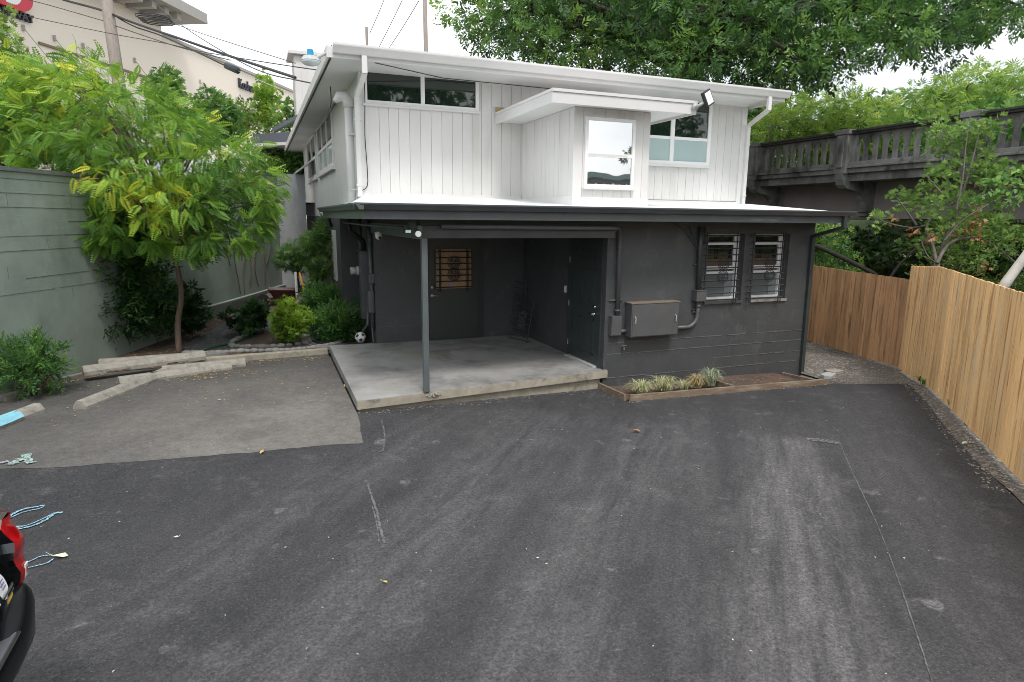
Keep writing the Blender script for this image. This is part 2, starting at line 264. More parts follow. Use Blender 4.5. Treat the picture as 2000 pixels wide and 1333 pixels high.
class MB:
    def __init__(s): s.v = []; s.f = []; s.mi = []; s.m = 0
    def add(s, vs, fs):
        b = len(s.v); s.v += [tuple(v) for v in vs]; s.f += [tuple(b+i for i in f) for f in fs]; s.mi += [s.m]*len(fs); return s
    def box(s, x0, x1, y0, y1, z0, z1):
        return s.add([(x0, y0, z0), (x1, y0, z0), (x1, y1, z0), (x0, y1, z0), (x0, y0, z1), (x1, y0, z1), (x1, y1, z1), (x0, y1, z1)],
                     [(0, 3, 2, 1), (4, 5, 6, 7), (0, 1, 5, 4), (1, 2, 6, 5), (2, 3, 7, 6), (3, 0, 4, 7)])
    def beam(s, p, q, w, h, up=(0, 0, 1)):
        """box from p to q, w across, h high, centred"""
        p, q = Vector(p), Vector(q); d = (q-p).normalized(); u = Vector(up); r = d.cross(u).normalized()*w/2; u = r.cross(d).normalized()*h/2
        return s.add([p-r-u, p+r-u, p+r+u, p-r+u, q-r-u, q+r-u, q+r+u, q-r+u], [(0, 1, 2, 3), (4, 7, 6, 5), (0, 4, 5, 1), (1, 5, 6, 2), (2, 6, 7, 3), (3, 7, 4, 0)])
    def prism(s, pts, vec):
        n = len(pts); v = Vector(vec); P = [Vector(p) for p in pts]
        return s.add(P+[p+v for p in P], [tuple(range(n))[::-1], tuple(range(n, 2*n))]+[(i, (i+1) % n, n+(i+1) % n, n+i) for i in range(n)])
    def tube(s, pts, r, n=8, caps=True):
        P = [Vector(p) for p in pts]; k = len(P); rs = r if isinstance(r, (list, tuple)) else [r]*k; b = len(s.v); vs = []; fs = []
        ref = Vector((0, 0, 1)); t0 = (P[1]-P[0]).normalized()
        if abs(t0.z) > .9: ref = Vector((1, 0, 0))
        u = t0.cross(ref).normalized()
        for i in range(k):
            t = (P[min(i+1, k-1)]-P[max(i-1, 0)]).normalized(); u = (u-t*u.dot(t)).normalized(); w_ = t.cross(u)
            for j in range(n):
                a = 2*math.pi*j/n; vs.append(P[i]+(u*math.cos(a)+w_*math.sin(a))*rs[i])
        for i in range(k-1):
            for j in range(n): fs.append((i*n+j, i*n+(j+1) % n, (i+1)*n+(j+1) % n, (i+1)*n+j))
        if caps: fs += [tuple(range(n))[::-1], tuple(range((k-1)*n, k*n))]
        return s.add(vs, fs)
    def ball(s, c, r, nu=12, nv=8, noise=0., sq=(1, 1, 1)):
        c = Vector(c); vs = [c+Vector((0, 0, -r*sq[2]))]; fs = []
        for i in range(1, nv):
            a = math.pi*i/nv
            for j in range(nu):
                th = 2*math.pi*j/nu; k = r*(1+random.uniform(-noise, noise)); vs.append(c+Vector((k*sq[0]*math.sin(a)*math.cos(th), k*sq[1]*math.sin(a)*math.sin(th), -k*sq[2]*math.cos(a))))
        vs.append(c+Vector((0, 0, r*sq[2])))
        for j in range(nu): fs.append((0, 1+(j+1) % nu, 1+j)); fs.append((len(vs)-1, 1+(nv-2)*nu+j, 1+(nv-2)*nu+(j+1) % nu))
        for i in range(nv-2):
            for j in range(nu): fs.append((1+i*nu+j, 1+i*nu+(j+1) % nu, 1+(i+1)*nu+(j+1) % nu, 1+(i+1)*nu+j))
        return s.add(vs, fs)
    def build(s, name, mat, parent=None, smooth=False, bevel=0., mats=None):
        xs = [v[0] for v in s.v]; ys = [v[1] for v in s.v]; zs = [v[2] for v in s.v]
        org = Vector(((min(xs)+max(xs))/2, (min(ys)+max(ys))/2, min(zs)))
        me = bpy.data.meshes.new(name); me.from_pydata([(v[0]-org.x, v[1]-org.y, v[2]-org.z) for v in s.v], [], s.f); me.update()
        for m in (mats or [mat]): me.materials.append(m)
        if mats: me.polygons.foreach_set('material_index', s.mi)
        bm = bmesh.new(); bm.from_mesh(me); bmesh.ops.recalc_face_normals(bm, faces=bm.faces[:])
        if bevel:
            es = [e for e in bm.edges if len(e.link_faces) == 2 and e.calc_face_angle(0) > .6]
            bmesh.ops.bevel(bm, geom=es, offset=bevel, segments=2, affect='EDGES', profile=.6, clamp_overlap=True)
        bm.to_mesh(me); bm.free()
        if smooth: me.polygons.foreach_set('use_smooth', [True]*len(me.polygons))
        o = bpy.data.objects.new(name, me); COL.objects.link(o); _fin(o, parent, org); return o
def arc(c, r, a0, a1, n, ax='xz'):
    out = []
    for i in range(n+1):
        a = rad(a0+(a1-a0)*i/n); p = [c[0], c[1], c[2]]; p['xyz'.index(ax[0])] += r*math.cos(a); p['xyz'.index(ax[1])] += r*math.sin(a); out.append(tuple(p))
    return out
def bez(pts, n=6):
    """smooth polyline through pts (Catmull-Rom)"""
    P = [Vector(p) for p in pts]; out = []
    for i in range(len(P)-1):
        a, b, c, d = P[max(i-1, 0)], P[i], P[i+1], P[min(i+2, len(P)-1)]
        for k in range(n):
            t = k/n; out.append(.5*((2*b)+(c-a)*t+(2*a-5*b+4*c-d)*t*t+(-a+3*b-3*c+d)*t**3))
    return out+[P[-1]]
def text_mesh(name, txt, size, mat, ext, bold=.0, parent=None, basis=None, loc=(0, 0, 0), sx=1.):
    """text as a mesh; basis=(right, up, normal) vectors"""
    cu = bpy.data.curves.new(name, 'FONT'); cu.body = txt; cu.size = size; cu.extrude = ext; cu.offset = bold; cu.resolution_u = 3
    ob = bpy.data.objects.new(name+'_tmp', cu); COL.objects.link(ob); bpy.context.view_layer.update()
    me = bpy.data.meshes.new_from_object(ob.evaluated_get(bpy.context.evaluated_depsgraph_get())); COL.objects.unlink(ob); bpy.data.objects.remove(ob)
    V = np.zeros(len(me.vertices)*3, np.float32); me.vertices.foreach_get('co', V); V = V.reshape(-1, 3)
    r, u, n = [np.array(b) for b in basis]; W = V[:, :1]*sx*r+V[:, 1:2]*u+V[:, 2:3]*n+np.array(loc); org = W.mean(0); org[2] = W[:, 2].min()
    me.vertices.foreach_set('co', (W-org).astype(np.float32).ravel()); me.materials.clear(); me.materials.append(mat); me.name = name; me.update()
    o = bpy.data.objects.new(name, me); COL.objects.link(o); _fin(o, parent, Vector(org.tolist())); return o
def copy_tree(o, delta, parent=None):
    c = o.copy(); COL.objects.link(c); WL[c.name] = WL[o.name]+Vector(delta)
    if parent is None: c.location = WL[c.name]
    else: c.parent = parent
    for ch in list(o.children): copy_tree(ch, delta, c)
    return c
def sm(a, b, x): t = min(1, max(0, (x-a)/(b-a))); return t*t*(3-2*t)
def gz(x, y): return sm(6.3, 8.5, y)*max(-.19, min(.035, .035-.029*(x-1.1)))
def gard(x, y): return .09+.30*sm(13.5, 20, y)+.02*math.sin(x*3)*math.cos(y*2.3)
def sheet(name, poly, mat, hf, cell=.4, kind='structure'):
    """triangulated polygon cut on a grid and laid on the height function"""
    bm = bmesh.new(); f = bm.faces.new([bm.verts.new((x, y, 0)) for x, y in poly])
    xs = [p[0] for p in poly]; ys = [p[1] for p in poly]
    for ax, lo, hi in ((0, min(xs), max(xs)), (1, min(ys), max(ys))):
        k = lo+cell
        while k < hi:
            co = (k, 0, 0) if ax == 0 else (0, k, 0); no = (1, 0, 0) if ax == 0 else (0, 1, 0)
            bmesh.ops.bisect_plane(bm, geom=bm.verts[:]+bm.edges[:]+bm.faces[:], plane_co=co, plane_no=no); k += cell
    bmesh.ops.triangulate(bm, faces=bm.faces[:])
    for v in bm.verts: v.co.z = hf(v.co.x, v.co.y)
    bmesh.ops.recalc_face_normals(bm, faces=bm.faces[:])
    if sum(f.normal.z for f in bm.faces) < 0: bmesh.ops.reverse_faces(bm, faces=bm.faces[:])
    me = bpy.data.meshes.new(name); bm.to_mesh(me); bm.free(); me.materials.append(mat)
    for p in me.polygons: p.use_smooth = True
    o = bpy.data.objects.new(name, me); COL.objects.link(o); WL[o.name] = Vector(); o['kind'] = kind; return o
# ------------------------------------------------------------------ ground
WA = Vector((-3.60, 10.5)); WB = Vector((.62, 20.2)); wd = (WB-WA).normalized(); WS = WA-wd*16     # retaining wall line
FA, FB, FC = (11.385, 8.36), (10.14, 6.99), (7.0, 3.657); fd = (Vector(FC)-Vector(FB)).normalized(); FD = tuple(Vector(FC)+fd*9)
def gridmesh(name, xs, ys, hf, mat):
    V = np.array([(x, y, hf(x, y)) for y in ys for x in xs]); n = len(xs)
    F = np.array([(j*n+i, j*n+i+1, (j+1)*n+i+1, (j+1)*n+i) for j in range(len(ys)-1) for i in range(n-1)])
    o = mesh_np(name, V, F, mat, smooth=True); o['kind'] = 'structure'; return o
ax_ = sorted(set([-900, -400, -200, -100, -60, -35, -20]+[round(-12+.75*i, 2) for i in range(45)]+[25, 40, 60, 100, 200, 400, 900]))
gridmesh('ground', ax_, ax_, lambda x, y: gz(x, y)-.06, M_gravel)
old_edge = [(-9, 8.6), (-2.606, 7.652), (-2.13, 7.52), (-1.18, 7.395), (-.107, 7.292), (.609, 7.255), (1.0, 7.184), (1.10, 8.30)]
_o = []
for (a0, b0), (a1, b1) in zip(old_edge, old_edge[1:]):
    m_ = max(1, int(math.hypot(a1-a0, b1-b0)/.12))
    for i in range(m_): _o.append((a0+(a1-a0)*i/m_+random.gauss(0, .004), b0+(b1-b0)*i/m_+random.gauss(0, .010)))
old_edge = _o+[old_edge[-1]]
lot = [(a, b+.06) for a, b in old_edge]+[(5.05, 8.70), (5.02, 7.90), (8.95, 7.90), (9.5, 7.52), (10.05, 7.19), (8.717, 5.818), (7.878, 4.959), (7.256, 4.263), (6.543, 3.394), (5.2, 1.9), (1.2, -2.6), (-3, -7), (-9, -13)]
sheet('parking_lot', lot, M_asph, lambda x, y: gz(x, y)+.0, .5)
oldp = [(-9, 8.6)]+[(a, b) for a, b in old_edge[1:-1]]+[(1.094, 8.31), (1.12, 12.26), (-.5, 12.13), (-2.5, 11.95), (-3.05, 11.3), (-3.40, 10.5), (-4.1, 8.9), (-5.6, 8.7)]
sheet('old_asphalt', oldp, M_asph2, lambda x, y: gz(x, y)+.0035, .5)
sheet('garden_soil', [(-9, -2.0)]+[(-4.25, 8.9), (-3.42, 10.5), (-3.06, 11.3), (-2.52, 12.0), (-.5, 12.2), (1.2, 12.35), (2.2, 12.35), (2.2, 20.3), (.5, 20.3), (-3.72, 10.5), (-5.6, 6.2)], M_soil, lambda x, y: gard(x, y) if y > 12.4 else .035, .5)
sheet('gravel_path', [(8.9, 7.93), (9.5, 7.55), (10.08, 7.22), (8.75, 5.84), (7.91, 4.98), (7.29, 4.28), (6.575, 3.41), (5.2, 1.85), (5.6, 1.6), (7.1, 3.6), (8.85, 5.5), (10.2, 6.95), (11.5, 8.4), (12.1, 11.2), (13, 16), (9.4, 16), (9.4, 8.3)], M_gravel, lambda x, y: gz(x, y)-.012-.02*math.sin(3*x+y)*math.sin(2*y), .4)
# upper terrace behind the retaining wall
tp = [tuple(WS+Vector((-.1, .05))), tuple(WB+Vector((-.1, .05))), (1.7, 20.35), (1.9, 26), (15, 26), (60, 160), (-200, 160), (-200, -4)]
sheet('upper_ground', tp, mk('terrace_paving', (.22, .21, .20), .9, .2, 1, .2, 30), lambda x, y: 3.02, 40)
# hillside beyond the fence and under the bridge
def hill(x, y):
    f = Vector((fd.x, fd.y)); n = Vector((-f.y, f.x)); n = n if n.x > 0 else -n
    d = (Vector((x, y))-Vector(FB)).dot(n); d2 = x-12.2
    s = min(d, d2) if y > 8.3 else d
    z = -.15+2.25*sm(.6, 7.5, s)+4.6*sm(12, 26, x-8)*(1 if x > 20 else sm(17.5, 20, x))
    return z+.12*math.sin(x*1.7)*math.cos(y*1.3) if s > .2 else -.3
hx = [7+.6*i for i in range(46)]+[38, 45, 60, 90, 150]; hy = [-8+.8*i for i in range(62)]+[46, 60, 100, 160]
gridmesh('hillside', hx, hy, hill, M_grass)

# ------------------------------------------------------------------ house
H = thing('house', 'two storey house, white vertical siding above charcoal masonry, with open corner porch', 'house', (5.4, 14, 0))
XL, XR, YF, YU = 1.67, 9.37, 8.80, 10.85
b = MB()      # lower storey walls, window openings left in the front wall
b.box(5.1, 7.03, YF, 9.2, -.3, 2.62); b.box(7.03, 7.80, YF, 9.2, -.3, 1.24); b.box(7.80, 8.03, YF, 9.2, -.3, 2.62)
b.box(8.03, 8.80, YF, 9.2, -.3, 1.24); b.box(8.80, XR, YF, 9.2, -.3, 2.62); b.box(7.03, 7.80, YF, 9.2, 2.38, 2.62); b.box(8.03, 8.80, YF, 9.2, 2.38, 2.62)
b.box(5.1, XR, 9.2, 24, -.3, 2.62); b.box(2.03, 5.1, 12.2, 24, -.3, 2.62); b.box(XL, 2.03, 14.3, 24, -.3, 2.62)
b.build('lower_wall', M_dark, H)
b = MB()      # raised board-marked courses and seams low on the wall
for z, x0, x1 in ((.63, 5.16, 9.3), (.445, 5.16, 9.3), (.235, 7.3, 9.3), (.05, 5.16, 9.3)):
    x = x0
    while x < x1:
        l = random.uniform(.12, .5); b.box(x, min(x+l, x1), YF-random.uniform(.003, .008), YF+.01, z+random.uniform(-.004, .004), z+random.uniform(.007, .012)); x += l+random.choice((0, 0, .02, .12))
for z in (.52, .70): b.box(2.04, 3.0, 12.194, 12.21, z, z+.006)
b.build('form_seam', mk('chipped_seam_paint', (.12, .125, .125), .7, .4, 20), H)
# boards of the upper storey
def boards(b, x0, x1, y, z0, z1, skip=(), horiz='x', wd_=.183):
    x = x0
    while x < x1-.01:
        e = min(x+wd_*random.choice((1, 1, 1, .86)), x1); segs = [(z0, z1)]
        for (a, c, d, f) in skip:
            if x < c and e > a:
                ns = []
                for s0, s1 in segs:
                    if d > s0: ns.append((s0, min(d, s1)))
                    if f < s1: ns.append((max(f, s0), s1))
                segs = [s for s in ns if s[1]-s[0] > .01]
        for s0, s1 in segs:
            t = random.uniform(.020, .0235)
            if horiz == 'x': b.box(x+.0024, e-.0024, y-t, y, s0, s1)
            else: b.box(y-t, y, x+.0024, e-.0024, s0, s1)
        x = e
b = MB(); b.box(XL, XR, YU, 24, 2.62, 4.93); b.build('upper_wall', M_wside, H)
b = MB(); boards(b, XL+.1, XR-.1, YU, 3.0, 4.93, [(3.961, 4.40, 4.40, 4.49)]); b.build('siding', M_white, H)
for x0 in (XL-.03, XR-.1): b = MB(); b.box(x0, x0+.13, YU-.035, YU+.1, 2.86, 4.93); b.build('corner_board', M_wtrim, H, bevel=.003)
b = MB(); b.box(XL, 4.455, YU-.04, YU, 2.86, 3.0); b.box(5.78, XR, YU-.04, YU, 2.86, 2.985); b.box(4.455, 5.80, 8.795, 8.83, 2.72, 2.935); b.box(4.455, 4.49, 8.831, YU-.041, 2.72, 2.95); b.build('base_flashing', M_wtrim, H)
b = MB(); b.box(4.49, 5.765, 8.83, YU, 2.72, 4.24); b.build('bay_wall', M_wside, H)
b = MB(); boards(b, 4.46, 5.79, 8.83, 2.935, 4.23); boards(b, 8.81, YU, 4.49, 2.945, 4.23, horiz='y', wd_=.17); b.build('bay_siding', M_white, H)
# windows: frame (part) > panes
def win(name, x0, x1, z0, z1, y, cols, rows, panes, t=.055, d=.035, parent=None, hz=None):
    """cols/rows: inner divisions; panes: material per (row)"""
    b = MB(); xs = [x0]+cols+[x1]; zs = [z0]+rows+[z1]
    b.box(x0-t, x0, y-d, y, z0-t, z1+t); b.box(x1, x1+t, y-d, y, z0-t, z1+t); b.box(x0, x1, y-d, y, z1, z1+t); b.box(x0, x1, y-d, y, z0-t, z0)
    for c in cols: b.box(c-t*.6, c+t*.6, y-d*.92, y, z0, z1)
    for j, r in enumerate(rows):
        for i in range(len(xs)-1): b.box(xs[i]+(t*.6 if i else 0), xs[i+1]-(t*.6 if i < len(xs)-2 else 0), y-d*.8, y, r-.028, r+.028)
    fr = b.build('window', M_vinyl, H, bevel=.003)
    for j in range(len(zs)-1):
        p = MB()
        for i in range(len(xs)-1):
            p.box(xs[i]+(t*.6 if i else 0), xs[i+1]-(t*.6 if i < len(xs)-2 else 0), y-d*.45, y-.004, zs[j]+(.028 if j else 0), zs[j+1]-(.028 if j < len(zs)-2 else 0))
        p.build('pane', panes[j], fr)
    s = MB(); s.box(x0-t-.02, x1+t+.02, y-d-.03, y, z0-t-.035, z0-t-.001); s.build('sill', M_wtrim, fr, bevel=.003)
    return fr
win('c', 1.77, 3.59, 4.445, 4.885, YU-.024, [2.675], [], [G_clear])
win('r', 7.02, 8.43, 3.74, 4.86, YU-.024, [7.60], [4.17], [M_frost, G_clear], t=.075, d=.045)
win('b', 4.69, 5.46, 3.13, 4.055, 8.806, [], [3.56], [G_bay, G_bay], t=.045, d=.035)
b = MB(); b.box(4.70, 5.38, 8.776, 8.788, 3.545, 3.575); b.build('sash_rail', M_wtrim, H)
# left side windows
for y0, y1, cols in ((14.75, 18.2, [15.9, 17.05]), (18.95, 21.9, [20.4])):
    b = MB(); z0, zm, z1 = 3.74, 4.24, 4.86; x = XL
    ys = [y0]+cols+[y1]
    for c in ys: b.box(x-.045, x, c-.05, c+.05, z0-.05, z1+.06)
    for z in (z0, zm, z1): 
        for i in range(len(ys)-1): b.box(x-.04, x, ys[i]+.05, ys[i+1]-.05, z-.04, z+.04)
    fr = b.build('window', M_wtrim, H)
    for r, mt in ((0, G_clear if y0 < 18 else G_lowu), (1, M_frost if y0 < 18 else G_low)):
        p = MB()
        for i in range(len(ys)-1): p.box(x-.02, x-.002, ys[i]+.05, ys[i+1]-.05, (zm if r == 0 else z0)+.04, (z1 if r == 0 else zm)-.04)
        p.build('pane', mt, fr)
    s = MB(); s.box(x-.09, x, y0-.1, y1+.1, z0-.12, z0-.05); s.build('sill', M_wtrim, fr)
b = MB(); b.beam((XL-.04, 20.4, 4.22), (XL-.52, 20.4, 3.86), 1.3, .035, (0, 0, 1)); b.build('open_sash', M_wtrim, H)
# lower windows set back in the masonry
for x0, x1 in ((7.03, 7.80), (8.03, 8.80)):
    b = MB(); y = 8.98; t = .05
    b.box(x0, x0+t, y-.04, y+.04, 1.24, 2.38); b.box(x1-t, x1, y-.04, y+.04, 1.24, 2.38); b.box(x0+t, x1-t, y-.04, y+.04, 1.24, 1.24+t); b.box(x0+t, x1-t, y-.04, y+.04, 2.34, 2.38); b.box(x0+t, x1-t, y-.045, y+.03, 1.775, 1.83)
    b.box(x0+t, x0+t+.025, y-.015, y+.02, 1.83, 2.34); b.box(x1-t-.03, x1-t, y-.015, y+.02, 1.83, 2.34); b.box(x0+t, x1-t, y-.012, y+.02, 2.19, 2.235); b.box(x0+t, x1-t, y-.012, y+.02, 1.69, 1.735)
    fr = b.build('window', M_vinyl, H, bevel=.002)
    p = MB(); p.box(x0+t, x1-t, y+.021, y+.03, 1.83, 2.34); p.build('upper_pane', G_lowu, fr)
    p = MB(); p.box(x0+t, x1-t, y+.021, y+.03, 1.29, 1.775); p.build('lower_pane', G_low, fr)
    p = MB(); p.box(x0+t+.02, x1-t-.05, y+.012, y+.019, 1.835, 1.95); p.build('blind_strip', mk('tan_card', (.11, .075, .045), .7, .3, 20), fr)
    p = MB(); p.box(x1-t-.17, x1-t, y+.010, y+.018, 1.30, 1.68); p.build('curtain', mk('grey_curtain', (.22, .25, .26), .7, .1, 10), fr)
    b = MB(); b.box(x0-.02, x1+.02, YF-.03, 9.0, 1.195, 1.239); b.build('sill', M_conc if x0 > 8 else M_dark, H)
# round medallion iron grille
def medallion(b, c, r, ax=((1, 0, 0), (0, 0, 1)), w=.008):
    A, B = Vector(ax[0]), Vector(ax[1]); c = Vector(c)
    def P(u, v): return c+A*(u*r)+B*(v*r)
    b.tube([P(math.cos(a*math.pi/10), math.sin(a*math.pi/10)) for a in range(21)], w, 5, False)
    b.tube([P(.8*math.cos(a*math.pi/10), .8*math.sin(a*math.pi/10)) for a in range(21)], w*.6, 5, False)
    for s in (1, -1):
        b.tube([P(-.7, .12*s), P(.7, .12*s)], w*.7, 4); b.tube([P(0, .12*s), P(0, .95*s)], w*.7, 4)
        for q in (1, -1):
            b.tube([P(.2*q, .3*s), P(.58*q, .3*s), P(.58*q, .5*s)], w*.7, 4); b.tube([P(.2*q, .3*s), P(.2*q, .72*s)], w*.7, 4); b.tube([P(.42*q, .72*s), P(.42*q, .5*s), P(.25*q, .5*s)], w*.6, 4)
def grille(x0, x1, y, z0, z1, n, verts, meds, ry=.08):
    b = MB()
    for i in range(n): z = z0+(z1-z0)*i/(n-1); b.tube([(x0, y, z), (x1, y, z)], .0105, 5)
    for v in verts: b.tube([(v, y+.01, z0-.09), (v, y+.01, z1+.05)], .010, 5)
    for c in meds: medallion(b, (c[0], y-.015, c[1]), c[2])
    for v in (verts[0], verts[-1]):
        for z in (z0, z1): b.tube([(v, y, z), (v, y+ry, z)], .008, 4)
    return b
for x0, x1, xm in ((6.88, 7.66, 7.294), (7.86, 8.655, 8.303)):
    grille(x0, x1, 8.71, 1.28, 2.36, 11, (x0+.06, x1-.09, x1-.04), ((xm, 1.885, .108), (xm, 1.67, .108))).build('window_grille', M_iron, H)
# upper roof, fascia, soffit, gutter
EX0, EX1, EY = 1.10, 9.52, 10.0
b = MB(); b.box(EX0, EX1, EY, 25, 4.865, 4.985); b.build('upper_roof', M_wtrim, H)
b = MB(); b.box(EX0+.06, EX1-.04, EY+.06, 24.9, 4.93, 5.035); b.build('roof_shingles', M_shing, H)
b = MB(); b.box(EX0-.02, EX0, EY-.02, 25, 4.845, 5.01); b.box(EX1, EX1+.02, EY-.02, 25, 4.845, 5.01); b.box(EX0, EX1, EY-.02, EY, 4.845, 5.0); b.build('roof_fascia', M_wtrim, H, bevel=.003)
def gutter(p, q, z, r=.10, h=.105):
    """K-profile gutter from p to q (xy), front face to the left of travel reversed"""
    p, q = Vector((*p, 0)), Vector((*q, 0)); d = (q-p).normalized(); n = Vector((d.y, -d.x, 0)); b = MB()
    prof = [(0, 0), (r*.55, 0), (r*.62, h*.12), (r*.80, h*.45), (r*.98, h*.72), (r, h*.8), (r, h), (r*.86, h), (r*.86, h*.86), (.012, h*.55), (0, h*.9)]
    pts = [p+n*a+Vector((0, 0, z+c)) for a, c in prof]; b.prism(pts, q-p); return b
gutter((EX0+.06, EY-.021), (EX1-.06+.12, EY-.021), 4.905, .12, .125).build('gutter', M_wtrim, H)
b = MB(); b.box(EX0+.03, EX0+.055, EY+.02, 24.9, 4.852, 4.862); b.build('drip_groove', M_black, H)
for (gx, wx) in ((1.60, 1.60), (9.12, 9.42)):
    b = MB(); b.beam((gx, 9.93, 4.90), (gx, 9.93, 4.66), .075, .055, (0, 1, 0)); b.beam((gx, 9.93, 4.67), (wx, 10.79, 4.50), .075, .055, (0, 0, 1)); b.beam((wx, 10.785, 4.52), (wx, 10.785, 2.93), .075, .055, (0, 1, 0))
    b.box(wx-.05, wx+.05, 10.75, 10.80, 4.12, 4.15); b.box(wx-.05, wx+.05, 10.75, 10.80, 3.1, 3.13)
    b.build('downspout', M_wtrim, H)
# canopy over the bay
b = MB(); b.box(3.962, 6.37, 8.50, YU-.03, 4.235, 4.385); b.build('canopy', M_wtrim, H)
b = MB(); b.box(3.945, 6.385, 8.48, 8.50, 4.20, 4.35); b.box(3.94, 6.39, 8.465, 8.50, 4.352, 4.395); b.box(3.945, 3.962, 8.50, YU-.03, 4.20, 4.35); b.box(3.94, 3.962, 8.50, YU-.03, 4.352, 4.395)
b.box(6.37, 6.385, 8.50, YU-.03, 4.20, 4.35); b.box(6.37, 6.39, 8.50, YU-.03, 4.352, 4.395); b.build('canopy_fascia', M_wtrim, H, bevel=.003)
b = MB(); b.box(3.97, 4.20, YU-.03, YU-.001, 4.41, 4.485); b.build('bare_wood_gap', mk('bare_wood', (.50, .36, .18), .8, .3, 20), H)
# lower roof
b = MB(); rz = lambda y: 2.765+.068*(y-8.1)
b.add([(1.22, 8.165, 2.755), (9.50, 8.165, 2.755), (9.62, 10.85, rz(10.85)), (XL, 10.85, rz(10.85)), (1.22, 13.6, 2.755), (XL, 13.6, 2.86), (9.62, 13.6, rz(10.85)), (9.37, 13.6, rz(10.85)), (9.37, 10.85, rz(10.85)),
       (1.22, 8.165, 2.705), (9.50, 8.165, 2.705), (9.62, 10.85, 2.70), (1.22, 13.6, 2.705), (XL, 13.6, 2.70), (9.62, 13.6, 2.70)],
      [(0, 1, 2, 8, 3), (0, 3, 5, 4), (8, 2, 6, 7), (0, 9, 10, 1), (1, 10, 11, 2), (4, 12, 9, 0), (2, 11, 14, 6), (9, 12, 13, 14, 11, 10)])
b.build('lower_roof', M_roofm, H)
b = MB(); b.box(1.26, 9.46, 8.19, 8.23, 2.578, 2.70); b.build('lower_fascia', M_dtrim, H, bevel=.002)
b = MB(); b.box(1.24, 1.26, 8.19, 13.4, 2.578, 2.70); b.build('side_fascia', M_dgreen, H)
b = MB(); b.box(9.46, 9.48, 8.19, 13.6, 2.578, 2.70); b.build('side_fascia', M_dtrim, H)
b = MB(); b.box(1.26, 9.46, 8.23, 13.6, 2.62, 2.645); b.build('porch_ceiling', M_dark, H)
gutter((1.13, 8.19), (9.52, 8.19), 2.695, .10, .085).build('gutter', M_dtrim, H)
gutter((1.241, 13.4), (1.241, 8.19-.1), 2.695, .10, .085).build('gutter', M_dgreen, H)
b = MB(); b.beam((9.33, 8.16, 2.70), (9.33, 8.16, 2.50), .07, .055, (0, 1, 0)); b.beam((9.33, 8.16, 2.51), (9.29, 8.76, 2.34), .07, .055, (0, 0, 1)); b.beam((9.30, 8.765, 2.36), (9.335, 8.765, -.16), .075, .055, (0, 1, 0)); b.build('downspout', M_ddoor, H)
# porch: beams, post, slab
b = MB(); b.box(2.04, 5.02, 8.44, 8.56, 2.33, 2.50); b.box(2.04, 5.3, 8.50, 8.795, 2.501, 2.619); b.build('porch_beam', mk('dark_beam_paint', (.045, .046, .047), .5, .2, 4, .1, 40), H, bevel=.003)
b = MB(); b.box(1.98, 2.04, 8.40, 12.2, 2.32, 2.50); b.build('side_beam', M_dgreen, H)
b = MB(); b.box(2.042, 2.112, 8.42, 8.495, .20, 2.33); b.box(2.038, 2.054, 8.416, 8.499, .2, 2.33); b.box(2.100, 2.116, 8.416, 8.499, .2, 2.33); b.build('porch_post', mk('post_paint', (.10, .115, .12), .4, .1, 5), H, bevel=.003)
b = MB()
sl = [(1.10, 8.34), (2.0, 8.437), (2.03, 8.46), (2.10, 8.49), (2.22, 8.47), (2.32, 8.472), (5.165, 8.776), (5.165, 8.83), (5.11, 8.84), (5.11, 12.25), (2.04, 12.25), (1.15, 12.27)]
b.prism([(x, y, .07) for x, y in sl], (0, 0, .13)); b.build('porch_slab', M_slab, H, bevel=.008)
b = MB(); b.prism([(1.108, 8.332, .072), (5.17, 8.768, .072), (5.17, 8.80, .072), (1.108, 8.36, .072)], (0, 0, .115)); b.build('slab_edge', M_slabe, H)
b = MB(); b.prism([(1.15, 8.40, -.3), (5.06, 8.82, -.3), (5.06, 12, -.3), (1.18, 12.1, -.3)], (0, 0, .369)); b.build('slab_footing', M_slabe, H, bevel=.006)
b = MB(); 
for i in range(26): b.ball((random.gauss(2.13, .07), random.uniform(8.425, 8.47), random.uniform(.13, .19)), random.uniform(.008, .022), 6, 4, .3)
b.build('crumbled_concrete', M_conc, H)
# doors
b = MB(); b.box(3.00, 4.20, 12.17, 12.2, .2, 2.30); b.build('door_frame', M_ddoor, H)
b = MB(); b.box(3.07, 4.09, 12.145, 12.169, .215, 2.24); d1 = b.build('door', M_ddoor, H, bevel=.003)
b = MB(); b.box(3.20, 3.94, 12.135, 12.1445, 1.23, 2.0); b.build('window_blind', M_blind, d1)
b = MB(); b.ball((3.52, 12.128, 1.30), .035, 10, 6, 0, (1, .1, 1)); b.build('round_sticker', mk('blue_white_sticker', (.25, .25, .45), .4, .5, 40), d1)
b = grille(3.20, 3.94, 12.10, 1.26, 1.955, 7, (3.275, 3.30, 3.84, 3.865), ((3.565, 1.745, .125), (3.565, 1.51, .125)), .03)
for q in (3.20, 3.94): b.tube([(q, 12.11, 1.23), (q, 12.11, 2.0)], .008, 4)
b.build('door_grille', M_iron, d1)
b = MB(); b.tube([(3.13, 12.15, 1.26), (3.13, 12.12, 1.26)], .025, 10); b.build('door_lock', M_galv, d1, True); b = MB(); b.tube([(3.125, 12.15, 1.10), (3.125, 12.10, 1.10)], .028, 10); b.tube([(3.125, 12.10, 1.10), (3.23, 12.095, 1.095)], .010, 6); b.build('door_handle', M_galv, d1, True)
b = MB(); b.box(2.99, 4.10, 12.03, 12.10, 2.245, 2.275); b.build('light_strip', mk('pale_strip', (.30, .30, .30), .5, .05, 3), H)
